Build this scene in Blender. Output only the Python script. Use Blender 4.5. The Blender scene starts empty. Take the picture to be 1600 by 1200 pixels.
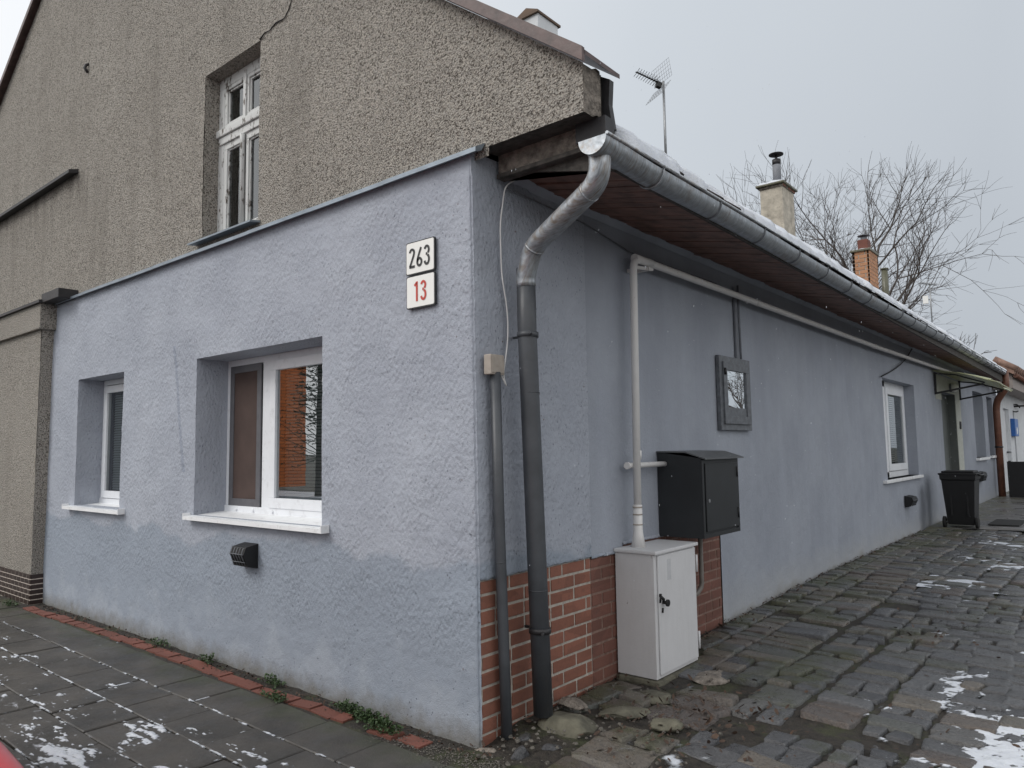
import bpy, math, random
import numpy as np
from mathutils import Vector, Matrix, noise as mn
random.seed(7)
S = bpy.context.scene
# ------------------------------------------------------------------ camera
YAW, PITCH, ROLL, FOC = 6.94107081e-01, 8.85855526e-02, -1.47005109e-02, 1153.3
ca, sa = math.cos(YAW), math.sin(YAW)
fw = Vector((-sa*math.cos(PITCH), ca*math.cos(PITCH), math.sin(PITCH)))
rt = Vector((ca, sa, 0)); up = rt.cross(fw)
r2 = rt*math.cos(ROLL)+up*math.sin(ROLL); u2 = -rt*math.sin(ROLL)+up*math.cos(ROLL)
CAM = Vector((2.789, -3.048, 1.6))
cd = bpy.data.cameras.new('camera'); cam = bpy.data.objects.new('camera', cd)
S.collection.objects.link(cam)
m4 = Matrix((r2, u2, -fw)).transposed().to_4x4(); m4.translation = CAM
cam.matrix_world = m4
cd.sensor_width = 36; cd.lens = FOC/1600*36; cd.clip_end = 2000; cd.clip_start = .05
S.camera = cam
# ------------------------------------------------------------------ world and sun
S.view_settings.view_transform = 'Standard'; S.view_settings.look = 'None'
S.view_settings.exposure = 0.15; S.view_settings.gamma = 1
W = bpy.data.worlds.new('World'); S.world = W; W.use_nodes = True
SUN_EL, SUN_AZ = math.radians(42), math.radians(208)   # azimuth clockwise from +y
nt = W.node_tree; nt.nodes.clear(); nn = nt.nodes.new; lk = nt.links.new
out = nn('ShaderNodeOutputWorld'); bg = nn('ShaderNodeBackground'); bg.inputs[1].default_value = .1
sky = nn('ShaderNodeTexSky'); sky.sky_type = 'NISHITA'; sky.sun_disc = False
sky.sun_elevation = SUN_EL; sky.sun_rotation = SUN_AZ
sky.air_density = 1.5; sky.dust_density = 4
hs = nn('ShaderNodeHueSaturation'); hs.inputs['Saturation'].default_value = .25
lk(sky.outputs[0], hs.inputs['Color'])
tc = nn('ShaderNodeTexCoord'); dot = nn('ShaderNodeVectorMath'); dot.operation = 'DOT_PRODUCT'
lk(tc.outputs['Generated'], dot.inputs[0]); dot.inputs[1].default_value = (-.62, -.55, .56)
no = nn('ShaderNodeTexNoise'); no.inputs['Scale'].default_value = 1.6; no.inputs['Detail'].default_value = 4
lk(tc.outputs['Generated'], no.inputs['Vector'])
dot2 = nn('ShaderNodeVectorMath'); dot2.operation = 'DOT_PRODUCT'; lk(tc.outputs['Generated'], dot2.inputs[0]); dot2.inputs[1].default_value = (.86, -.35, .42)  # second bright sky lobe, added out of view to lift the lane wall
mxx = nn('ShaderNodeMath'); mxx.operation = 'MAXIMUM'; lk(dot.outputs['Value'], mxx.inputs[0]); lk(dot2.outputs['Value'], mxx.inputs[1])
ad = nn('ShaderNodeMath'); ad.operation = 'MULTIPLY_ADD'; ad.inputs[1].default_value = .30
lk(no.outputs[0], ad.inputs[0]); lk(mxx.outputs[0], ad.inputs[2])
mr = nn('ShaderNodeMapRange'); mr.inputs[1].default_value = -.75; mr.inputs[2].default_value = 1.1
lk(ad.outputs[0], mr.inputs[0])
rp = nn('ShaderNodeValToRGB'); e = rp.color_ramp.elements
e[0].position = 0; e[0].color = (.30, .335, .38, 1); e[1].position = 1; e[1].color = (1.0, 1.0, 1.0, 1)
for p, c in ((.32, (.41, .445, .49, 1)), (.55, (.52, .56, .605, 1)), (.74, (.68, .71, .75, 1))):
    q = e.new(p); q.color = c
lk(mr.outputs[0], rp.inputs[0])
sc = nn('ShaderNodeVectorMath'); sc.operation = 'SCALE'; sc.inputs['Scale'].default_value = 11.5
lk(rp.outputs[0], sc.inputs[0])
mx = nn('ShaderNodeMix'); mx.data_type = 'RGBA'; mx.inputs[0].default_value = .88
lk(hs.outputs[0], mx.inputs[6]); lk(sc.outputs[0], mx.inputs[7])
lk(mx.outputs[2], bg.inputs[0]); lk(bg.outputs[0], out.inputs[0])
sl = bpy.data.lights.new('sun', 'SUN'); sl.energy = 1.2; sl.angle = math.radians(25); sl.color = (1, .97, .93)
so = bpy.data.objects.new('sun', sl); S.collection.objects.link(so)
sd = Vector((math.sin(SUN_AZ)*math.cos(SUN_EL), math.cos(SUN_AZ)*math.cos(SUN_EL), math.sin(SUN_EL)))
so.rotation_euler = (-sd).to_track_quat('-Z', 'Y').to_euler()
so.location = (0, -20, 30)

# ------------------------------------------------------------------ node helper
class N:
    def __init__(s, name):
        s.m = bpy.data.materials.new(name); s.m.use_nodes = True
        s.t = s.m.node_tree; s.b = s.t.nodes['Principled BSDF']
        s.pos = s.n('ShaderNodeNewGeometry').outputs['Position']
    def n(s, k): return s.t.nodes.new(k)
    def l(s, v, sock):
        if isinstance(v, bpy.types.NodeSocket): s.t.links.new(v, sock)
        else:
            if isinstance(v, (tuple, list)) and len(v) == 3 and sock.type == 'RGBA': v = (*v, 1)
            sock.default_value = v
    def vec(s, scale=(1, 1, 1), rot=(0, 0, 0), src=None):
        k = s.n('ShaderNodeMapping'); s.l(src or s.pos, k.inputs[0]); k.inputs['Scale'].default_value = scale
        k.inputs['Rotation'].default_value = rot; return k.outputs[0]
    def noise(s, sc, det=3, v=None, ro=.55, dist=0):
        k = s.n('ShaderNodeTexNoise'); s.l(v or s.pos, k.inputs['Vector']); k.inputs['Scale'].default_value = sc
        k.inputs['Detail'].default_value = det; k.inputs['Roughness'].default_value = ro
        k.inputs['Distortion'].default_value = dist; return k.outputs[0]
    def vor(s, sc, v=None, feat='F1', out=0, rnd=1):
        k = s.n('ShaderNodeTexVoronoi'); k.feature = feat; s.l(v or s.pos, k.inputs['Vector']); k.inputs['Scale'].default_value = sc
        k.inputs['Randomness'].default_value = rnd
        return k.outputs[out]
    def ramp(s, f, els, const=False):
        k = s.n('ShaderNodeValToRGB'); s.l(f, k.inputs[0]); r = k.color_ramp
        if const: r.interpolation = 'CONSTANT'
        for i, (p, c) in enumerate(els):
            if not isinstance(c, (tuple, list)): c = (c, c, c)
            q = r.elements[i] if i < 2 else r.elements.new(p)
            q.position = p; q.color = (*c, 1)
        return k.outputs[0]
    def mix(s, f, a, b, mode='MIX'):
        k = s.n('ShaderNodeMix'); k.data_type = 'RGBA'; k.blend_type = mode
        s.l(f, k.inputs[0]); s.l(a, k.inputs[6]); s.l(b, k.inputs[7]); return k.outputs[2]
    def math(s, op, a, b=0, c=None):
        k = s.n('ShaderNodeMath'); k.operation = op; s.l(a, k.inputs[0]); s.l(b, k.inputs[1])
        if c is not None: s.l(c, k.inputs[2])
        return k.outputs[0]
    def xyz(s, i):
        k = s.n('ShaderNodeSeparateXYZ'); s.l(s.pos, k.inputs[0]); return k.outputs[i]
    def bump(s, h, d, prev=None, st=1):
        k = s.n('ShaderNodeBump'); k.inputs['Distance'].default_value = d; k.inputs['Strength'].default_value = st
        s.l(h, k.inputs['Height'])
        if prev is not None: s.l(prev, k.inputs['Normal'])
        return k.outputs[0]
    def done(s, col=None, rough=.8, metal=0, nor=None, spec=None):
        if col is not None: s.l(col, s.b.inputs['Base Color'])
        s.l(rough, s.b.inputs['Roughness']); s.l(metal, s.b.inputs['Metallic'])
        if nor is not None: s.l(nor, s.b.inputs['Normal'])
        if spec is not None: s.b.inputs['Specular IOR Level'].default_value = spec
        return s.m

def simple(name, c, rough=.6, metal=0, var=.12, sc=14, bd=.0006, bs=60, dirt=0):
    n = N(name); d = tuple(x*(1-var) for x in c); u = tuple(min(1, x*(1+var)) for x in c)
    col = n.mix(n.ramp(n.noise(sc, 5), [(.3, 0), (.7, 1)]), d, u)
    if dirt:
        col = n.mix(n.math('MULTIPLY', n.ramp(n.noise(sc*2.7, 6, ro=.7), [(.55, 0), (.68, 1)]), dirt), col, (.09, .075, .06))
    return n.done(col, rough, metal, n.bump(n.noise(bs, 3), bd))

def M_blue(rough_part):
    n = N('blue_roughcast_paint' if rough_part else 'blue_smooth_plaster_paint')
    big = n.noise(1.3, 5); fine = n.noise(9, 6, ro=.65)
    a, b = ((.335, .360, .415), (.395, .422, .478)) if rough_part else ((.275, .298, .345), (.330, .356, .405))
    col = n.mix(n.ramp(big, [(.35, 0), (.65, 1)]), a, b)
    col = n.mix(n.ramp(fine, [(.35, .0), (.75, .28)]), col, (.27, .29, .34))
    z = n.xyz(2)
    if rough_part:
        # repainted darker band low on the wall with a wavy brushed edge
        e = n.math('ADD', z, n.math('MULTIPLY', n.noise(1.7, 4), .5))
        band = n.ramp(n.math('SUBTRACT', 1.22, e), [(.0, 0), (.05, .8)])
        col = n.mix(band, col, n.mix(fine, (.235, .275, .330), (.29, .33, .388)))
        worn = n.ramp(n.math('ADD', n.math('MULTIPLY', z, .5), n.noise(3.3, 5)), [(.50, .40), (.66, 0)])
        col = n.mix(worn, col, (.385, .42, .47))
        # vertical touched-up streak between the windows
        x = n.xyz(0)
        cx = n.math('ADD', n.math('MULTIPLY', z, -.2), -3.1)
        dd = n.math('ABSOLUTE', n.math('SUBTRACT', x, cx))
        st = n.math('MULTIPLY', n.ramp(n.math('ADD', dd, n.math('MULTIPLY', n.noise(14), .03)), [(.028, 1), (.05, 0)]),
                    n.ramp(z, [(.0, 0), (1, 1)]))
        k = n.math('MULTIPLY', st, n.math('MULTIPLY', n.math('GREATER_THAN', z, 1.45), n.math('LESS_THAN', z, 2.55)))
        col = n.mix(n.math('MULTIPLY', k, .55), col, (.22, .25, .31))
        pits = n.vor(40, n.vec((1, 1, .6), (0, .5, 0)))
        pm = n.ramp(pits, [(.08, 1), (.21, 0)])
        sel = n.ramp(n.noise(5, 4), [(.42, .15), (.62, 1)])
        col = n.mix(n.math('MULTIPLY', n.math('MULTIPLY', pm, sel), .7), col, (.12, .13, .16))
        smooth = n.ramp(n.math('ADD', z, n.math('MULTIPLY', n.noise(2.2, 4), .8)), [(.75, .22), (1.15, 1)])
        v = n.vec((1, 1, .68), (0, .6, 0))
        h = n.math('ADD', n.noise(58, 5, v, .62), n.math('MULTIPLY', n.vor(48, v, 'SMOOTH_F1'), .9))
        hp = n.ramp(n.noise(3.1, 4), [(.34, .45), (.66, 1.15)])
        h = n.math('MULTIPLY', n.math('MULTIPLY', h, smooth), hp)
        h = n.math('ADD', h, n.math('MULTIPLY', n.math('MULTIPLY', pm, sel), -.35))
        # rust-brown specks near the eave and corner, grey splash zone at the foot
        rs = n.math('MULTIPLY', n.ramp(n.vor(13), [(.06, 1), (.11, 0)]), n.ramp(n.math('ADD', n.noise(2.6, 3), n.math('MULTIPLY', n.math('ABSOLUTE', n.xyz(0)), -.12)), [(.50, 0), (.6, .8)]))
        col = n.mix(rs, col, (.12, .075, .05))
        sp = n.ramp(n.math('ADD', z, n.math('MULTIPLY', n.noise(7, 6, ro=.7), .26)), [(.13, .85), (.27, 0)])
        col = n.mix(sp, col, (.17, .165, .15))
        nb = n.bump(h, .0098)
        nb = n.bump(n.noise(11, 3), .006, nb)
        nb = n.bump(n.noise(150, 3), .0032, nb)
        return n.done(col, .8, 0, nb, .25)
    # rain streaks and soft stains of the lane wall
    sv = n.vec((1, 1, .12))
    col = n.mix(n.ramp(n.noise(5, 5, sv), [(.45, 0), (.75, .35)]), col, (.36, .39, .46))
    low = n.math('ADD', z, n.math('MULTIPLY', n.noise(3, 5), .35))
    col = n.mix(n.ramp(low, [(.30, .75), (.62, 0)]), col, (.37, .38, .39))
    col = n.mix(n.ramp(low, [(.24, .55), (.36, 0)]), col, (.17, .15, .11))
    # soft dark patch low on the wall beside the bin
    yy = n.math('ABSOLUTE', n.math('SUBTRACT', n.xyz(1), 11.25))
    st = n.math('MULTIPLY', n.ramp(n.math('ADD', yy, n.math('MULTIPLY', n.noise(4), .3)), [(.2, 1), (.55, 0)]),
                n.ramp(n.math('ADD', z, n.math('MULTIPLY', n.noise(3), .2)), [(.85, 1), (1.15, 0)]))
    col = n.mix(n.math('MULTIPLY', st, .75), col, (.10, .11, .13))
    cr = n.ramp(n.noise(2.2, 2), [(.5, 0), (.6, 1)])
    dots = n.math('MULTIPLY', n.ramp(n.vor(22), [(.05, 1), (.09, 0)]), cr)
    col = n.mix(n.math('MULTIPLY', dots, .5), col, (.14, .15, .17))
    nb = n.bump(n.noise(55, 4), .004); nb = n.bump(n.noise(5, 3), .012, nb); nb = n.bump(n.noise(220, 2), .0012, nb)
    return n.done(col, .72, 0, nb, .3)

def M_pebble():
    n = N('pebbledash_render')
    v1 = n.vor(78, out=0); g = n.vor(78, out=1)
    base = n.mix(n.ramp(n.noise(.8, 5), [(.35, 0), (.7, 1)]), (.300, .284, .260), (.368, .350, .322))
    k = n.n('ShaderNodeSeparateColor'); n.l(g, k.inputs[0])
    base = n.mix(n.ramp(k.outputs[0], [(.0, .0), (1, .75)]), base, (.42, .385, .335))
    base = n.mix(n.ramp(n.noise(85, 3, ro=.7), [(.50, 0), (.60, 1)]), base, (.080, .070, .060))
    base = n.mix(n.math('MULTIPLY', n.ramp(n.noise(120, 2), [(.62, 0), (.7, 1)]), .5), base, (.50, .47, .42))
    base = n.mix(n.ramp(n.noise(3, 6, n.vec((1, 1, .13))), [(.5, 0), (.72, .45)]), base, (.20, .185, .165))
    # rust-dark run-off below the ledge ends
    z, x = n.xyz(2), n.xyz(0)
    d = n.math('MULTIPLY', n.math('MULTIPLY', n.math('LESS_THAN', x, -5.75), n.math('LESS_THAN', z, 4.76)), n.ramp(z, [(0, 0), (1, 1)]))
    run = n.math('MULTIPLY', n.ramp(n.noise(5, 6, n.vec((1, 1, .22)), .7), [(.42, 0), (.68, 1)]), n.ramp(n.math('ADD', n.math('MULTIPLY', z, 1), n.math('MULTIPLY', n.noise(6), .5)), [(0, 0), (1, 1)]))
    run = n.math('MULTIPLY', run, n.ramp(n.math('SUBTRACT', z, 4.1), [(.0, 0), (.6, 1)]))
    base = n.mix(n.math('MULTIPLY', n.math('MULTIPLY', d, run), .6), base, (.07, .062, .055))
    h = n.math('ADD', n.math('MULTIPLY', v1, -1.1), n.math('MULTIPLY', n.noise(85, 3, ro=.7), -1.1))
    nb = n.bump(h, .009); nb = n.bump(n.noise(4, 4), .02, nb)
    return n.done(base, .95, 0, nb, .1)

def M_brick(name, a, b, c):
    n = N(name); col = n.mix(n.noise(4, 4), a, b)
    kk = n.n('ShaderNodeSeparateColor'); n.l(n.vor(1, n.vec((4.2, 4.2, 12.1)), out=1), kk.inputs[0])
    col = n.mix(n.math('MULTIPLY', kk.outputs[0], .75), col, tuple(q*.55 for q in b))
    col = n.mix(n.ramp(n.noise(40, 5, ro=.7), [(.5, 0), (.75, .6)]), col, c)
    col = n.mix(n.ramp(n.noise(11, 6, ro=.75), [(.62, 0), (.75, .5)]), col, (.09, .07, .06))
    return n.done(col, .75, 0, n.bump(n.noise(90, 4), .002))

def M_slab():
    n = N('wet_concrete_slab')
    col = n.mix(n.ramp(n.noise(2.2, 5), [(.35, 0), (.65, 1)]), (.036, .034, .031), (.078, .071, .063))
    col = n.mix(n.ramp(n.noise(160, 2), [(.6, 0), (.75, .6)]), col, (.16, .15, .14))
    y = n.xyz(1)
    moss = n.ramp(n.math('ADD', y, n.math('MULTIPLY', n.noise(3.5, 5), .9)), [(.0, 0), (.32, .75)])
    col = n.mix(moss, col, n.mix(n.noise(30), (.030, .040, .018), (.062, .068, .035)))
    fr = n.noise(5.5, 7, n.vec((1.0, 2.6, 1), (0, 0, .35)), .72, .6)
    away = n.math('MULTIPLY', n.math('ADD', y, .2), -.085)
    col = n.mix(n.ramp(n.math('ADD', fr, away), [(.70, 0), (.80, .8)]), col, (.55, .57, .62))
    rg = n.ramp(n.noise(6, 4), [(.35, .34), (.7, .7)])
    nb = n.bump(n.noise(190, 3), .0022); nb = n.bump(n.noise(12, 3), .004, nb)
    return n.done(col, rg, 0, nb)

def M_cobble():
    n = N('wet_cobblestone')
    oi = n.n('ShaderNodeAttribute'); oi.attribute_name = 'tone'
    t = oi.outputs['Fac']
    col = n.ramp(t, [(0, (.048, .050, .056)), (.25, (.112, .114, .120)), (.45, (.072, .073, .077)), (.62, (.128, .126, .122)), (.76, (.072, .078, .066)), (.88, (.155, .132, .106)), (1, (.090, .070, .060))])
    col = n.mix(n.ramp(n.noise(14, 6, ro=.7), [(.35, 0), (.7, .5)]), col, (.125, .126, .130))
    col = n.mix(n.ramp(n.noise(70, 4, ro=.7), [(.48, 0), (.66, .6)]), col, (.030, .030, .031))
    x = n.xyz(0)
    moss = n.math('ADD', n.noise(1.5, 6, ro=.65), n.math('MULTIPLY', x, -.07))
    col = n.mix(n.ramp(moss, [(.44, 0), (.56, .7)]), col, n.mix(n.noise(40), (.030, .040, .015), (.078, .082, .032)))
    col = n.mix(n.ramp(n.noise(9, 7, ro=.75), [(.66, 0), (.74, .5)]), col, (.32, .33, .35))
    rg = n.ramp(n.noise(7, 4), [(.3, .16), (.7, .5)])
    nb = n.bump(n.noise(38, 6, ro=.7), .013); nb = n.bump(n.noise(260, 2), .001, nb)
    return n.done(col, rg, 0, nb)

def M_soil():
    n = N('wet_soil_with_moss')
    col = n.mix(n.ramp(n.noise(30, 6, ro=.7), [(.35, 0), (.7, 1)]), (.013, .011, .009), (.048, .040, .031))
    col = n.mix(n.ramp(n.noise(2.5, 6, ro=.7), [(.5, 0), (.6, .75)]), col, n.mix(n.noise(80), (.022, .030, .011), (.066, .073, .027)))
    col = n.mix(n.ramp(n.noise(140, 3), [(.66, 0), (.72, .8)]), col, (.15, .12, .09))
    return n.done(col, .75, 0, n.bump(n.noise(60, 6, ro=.7), .012))

def M_snow(thin=False):
    n = N('slushy_ground_snow' if thin else 'snow'); col = n.mix(n.noise(20, 4), (.52, .55, .60), (.72, .75, .80))
    if thin:
        k = n.n('ShaderNodeAttribute'); k.attribute_name = 'thick'
        f = n.math('ADD', k.outputs['Fac'], n.math('MULTIPLY', n.math('SUBTRACT', n.noise(75, 6, ro=.8), .5), .9))
        n.l(n.ramp(f, [(.02, 0), (.55, 1)]), n.b.inputs['Alpha'])
        col = n.mix(n.ramp(f, [(.1, 0), (.8, 1)]), (.30, .32, .35), col)
    n.b.inputs['Subsurface Weight'].default_value = .1
    n.b.inputs['Subsurface Radius'].default_value = (.02, .02, .03)
    return n.done(col, .6, 0, n.bump(n.noise(90, 5, ro=.7), .006))

def M_zinc():
    n = N('weathered_galvanised_steel')
    v = n.vec((1, 9, 1))
    col = n.mix(n.ramp(n.noise(12, 5, v, ro=.7), [(.3, 0), (.7, 1)]), (.24, .265, .29), (.52, .55, .58))
    near = n.math('MULTIPLY', n.ramp(n.xyz(1), [(.12, 1), (1, .25)]), n.ramp(n.noise(9, 5, v, .7), [(.47, 0), (.62, .75)]))
    col = n.mix(near, col, (.235, .185, .14))
    col = n.mix(n.ramp(n.vor(26, out=0), [(.1, .25), (.6, 0)]), col, (.62, .66, .70))
    col = n.mix(n.ramp(n.noise(3.5, 6, ro=.7), [(.56, 0), (.68, .6)]), col, (.20, .145, .10))
    return n.done(col, n.ramp(n.noise(20, 4), [(.3, .32), (.7, .6)]), .75, n.bump(n.noise(30, 4, v), .0015))

def M_paint(name, c, chip, rough=.5, amt=.66, under=(.12, .09, .07)):
    n = N(name); col = n.mix(n.noise(8, 5), tuple(x*.88 for x in c), c)
    col = n.mix(n.ramp(n.noise(26, 5, n.vec((1, 1, .12)), .7), [(.45, 0), (.75, .07)]), col, under)
    col = n.mix(n.ramp(n.noise(chip, 7, n.vec((1, 1, .4)), .75), [(amt, 0), (amt+.04, 1)]), col, under)
    return n.done(col, rough, 0, n.bump(n.noise(70, 4), .001))

def M_glass(name, fac, tint=(.9, .93, .95)):
    m = bpy.data.materials.new(name); m.use_nodes = True; t = m.node_tree; t.nodes.clear()
    o = t.nodes.new('ShaderNodeOutputMaterial'); a = t.nodes.new('ShaderNodeBsdfGlossy'); b = t.nodes.new('ShaderNodeBsdfTransparent')
    a.inputs['Roughness'].default_value = .0; a.inputs[0].default_value = (*tint, 1); b.inputs[0].default_value = (.75, .78, .78, 1)
    x = t.nodes.new('ShaderNodeMixShader'); f = t.nodes.new('ShaderNodeFresnel'); f.inputs[0].default_value = 1.5
    ad = t.nodes.new('ShaderNodeMath'); ad.operation = 'ADD'; ad.use_clamp = True; ad.inputs[1].default_value = fac
    # slight waviness of the panes
    nz = t.nodes.new('ShaderNodeTexNoise'); nz.inputs['Scale'].default_value = 2.5
    g = t.nodes.new('ShaderNodeNewGeometry'); bp = t.nodes.new('ShaderNodeBump'); bp.inputs['Distance'].default_value = .0004
    t.links.new(g.outputs['Position'], nz.inputs['Vector']); t.links.new(nz.outputs[0], bp.inputs['Height']); t.links.new(bp.outputs[0], a.inputs['Normal'])
    t.links.new(f.outputs[0], ad.inputs[0]); t.links.new(ad.outputs[0], x.inputs[0])
    t.links.new(b.outputs[0], x.inputs[1]); t.links.new(a.outputs[0], x.inputs[2]); t.links.new(x.outputs[0], o.inputs[0])
    return m

MT = dict(
    blue=M_blue(True), blue2=M_blue(False), pebble=M_pebble(), slab=M_slab(), cobble=M_cobble(), soil=M_soil(), snow=M_snow(), gsnow=M_snow(True), zinc=M_zinc(),
    brick=M_brick('red_clinker_brick', (.19, .075, .050), (.29, .118, .078), (.12, .055, .043)),
    edge=M_brick('orange_red_paving_brick', (.135, .047, .034), (.215, .076, .052), (.10, .042, .034)),
    mortar=simple('grey_mortar', (.37, .34, .30), .95, var=.25, sc=30, bd=.003, bs=120),
    mortar2=simple('painted_over_mortar', (.20, .13, .105), .95, var=.3, sc=30, bd=.003, bs=120),
    white=simple('white_plastic', (.74, .76, .79), .35, var=.04, sc=5, dirt=.15),
    sillw=simple('white_coated_sill', (.80, .81, .82), .35, var=.04, sc=5, dirt=.25),
    oldwhite=M_paint('flaking_white_paint', (.60, .61, .60), 20, .7, .555, (.10, .085, .07)),
    cab=M_paint('worn_white_cabinet_paint', (.62, .62, .63), 15, .5, .655, (.12, .08, .06)),
    pipe=M_paint('cream_pipe_paint', (.70, .69, .68), 36, .55, .655, (.13, .075, .05)),
    anth=simple('anthracite_coated_sheet', (.015, .017, .019), .5, var=.12, sc=6),
    drain=simple('anthracite_drain_plastic', (.055, .060, .068), .45, var=.18, sc=7, dirt=.12),
    dframe=simple('dark_grey_painted_metal', (.115, .125, .14), .5, var=.3, sc=22, dirt=.5),
    black=simple('black_plastic', (.006, .006, .007), .5, var=.2, sc=9),
    rubber=simple('black_rubber', (.012, .012, .012), .8),
    brownmet=simple('brown_oxide_flashing', (.085, .052, .048), .5, var=.35, sc=12, bd=.003, bs=18),
    darkmet=simple('dark_bitumen_flashing', (.022, .021, .023), .55, var=.3, sc=12, bd=.003, bs=18),
    lead=simple('grey_zinc_flashing', (.21, .25, .29), .45, .35, var=.18, sc=8),
    wood=simple('dark_brown_soffit_boards', (.165, .088, .066), .6, var=.45, sc=9, bd=.002, bs=40, dirt=.3),
    wood2=simple('weathered_grey_board', (.060, .054, .048), .85, var=.5, sc=22, bd=.006, bs=40),
    wornmortar=simple('crumbling_mortar_fill', (.20, .175, .15), .95, var=.55, sc=19, bd=.02, bs=45, dirt=.7),
    tile=simple('dark_roof_tiles', (.030, .022, .020), .8, var=.4, sc=8, bd=.006),
    tile2=simple('brown_roof_tiles', (.21, .13, .10), .8, var=.3, sc=8, bd=.006),
    bark=simple('wet_bark', (.085, .075, .070), .9, var=.4, sc=20, bd=.01, bs=30),
    creamr=simple('cream_chimney_render', (.46, .42, .35), .95, var=.3, sc=7, bd=.008, bs=25, dirt=.35),
    steel=simple('dull_steel', (.30, .31, .32), .45, .6, var=.2),
    rustpipe=simple('copper_brown_paint', (.155, .066, .042), .5, var=.22, sc=10),
    plwhite=simple('white_wall_paint', (.66, .68, .70), .85, var=.08, sc=3, dirt=.1),
    enamel=simple('white_enamel', (.80, .80, .77), .18, var=.02, sc=6), ink=simple('black_enamel', (.012, .012, .014), .25),
    redink=simple('red_enamel', (.46, .045, .028), .25), beigebox=simple('beige_plastic_box', (.34, .30, .26), .6, var=.1, sc=20, dirt=.2),
    glass=M_glass('window_glass', .30), glassdim=M_glass('dim_window_glass', .09), mirror=M_glass('mirroring_glass', .62),
    screen=simple('brown_insect_screen', (.062, .040, .034), .9, var=.15, sc=6), screenf=simple('grey_screen_frame', (.10, .10, .11), .5),
    blind=simple('grey_green_blind', (.25, .28, .28), .5, var=.06), dark=simple('dark_interior', (.02, .02, .022), .9),
    doorp=simple('dull_grey_green_door_paint', (.095, .105, .10), .55, var=.12, sc=6), leaf=simple('green_leaves', (.035, .065, .020), .6, var=.4, sc=40),
    litter=simple('brown_fallen_leaves', (.060, .036, .024), .8, var=.5, sc=30), yell=None,
    rockm=simple('mossy_rock', (.10, .095, .07), .85, var=.5, sc=9, bd=.012, bs=28), conc=None,
    red=None, bluep=simple('blue_plastic', (.03, .13, .42), .4), asphalt=simple('asphalt', (.05, .05, .052), .8, var=.3, sc=60, bd=.004, bs=200),
    clinker=simple('dark_brown_glazed_tiles', (.030, .018, .015), .35, var=.35, sc=9), lightmortar=simple('light_mortar', (.55, .49, .43), .9, var=.15, sc=30),
    yellowbrick=M_brick('orange_chimney_brick', (.50, .24, .12), (.60, .31, .17), (.40, .19, .10)),
    needles=simple('dark_needles', (.022, .036, .020), .8, var=.4, sc=12), steelg=simple('grey_wall_panel', (.20, .21, .23), .7),
)
n = N('yellowed_translucent_sheet'); n.b.inputs['Transmission Weight'].default_value = .35
MT['yell'] = n.done(n.mix(n.noise(9, 5), (.42, .44, .22), (.66, .67, .42)), .35)
n = N('red_car_paint'); n.b.inputs['Coat Weight'].default_value = .6
MT['red'] = n.done(n.mix(n.noise(3, 2), (.50, .025, .03), (.56, .035, .04)), .35)
n = N('worn_concrete')
c_ = n.mix(n.ramp(n.noise(1.6, 6, ro=.65), [(.35, 0), (.65, 1)]), (.085, .083, .082), (.155, .150, .148))
c_ = n.mix(n.ramp(n.math('ADD', n.noise(1.8, 6, ro=.7), n.math('MULTIPLY', n.xyz(0), -.16)), [(.38, 0), (.5, .8)]), c_, (.10, .098, .055))
MT['conc'] = n.done(c_, n.ramp(n.noise(2, 4), [(.4, .25), (.6, .6)]), 0, n.bump(n.noise(25, 5), .008))
n = N('street_brickwork')                       # the building across the street
bk = n.n('ShaderNodeTexBrick'); cb = n.n('ShaderNodeCombineXYZ'); n.l(n.math('ADD', n.xyz(0), n.xyz(1)), cb.inputs[0]); n.l(n.xyz(2), cb.inputs[1]); n.l(cb.outputs[0], bk.inputs['Vector'])
bk.inputs['Scale'].default_value = 1; bk.inputs['Brick Width'].default_value = .5; bk.inputs['Row Height'].default_value = .17; bk.inputs['Mortar Size'].default_value = .02
for i, c in ((1, (.72, .22, .07, 1)), (2, (.60, .17, .05, 1)), (3, (.30, .11, .05, 1))): bk.inputs[i].default_value = c
MT['bigbrick'] = n.done(bk.outputs[0], .8)

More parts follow.
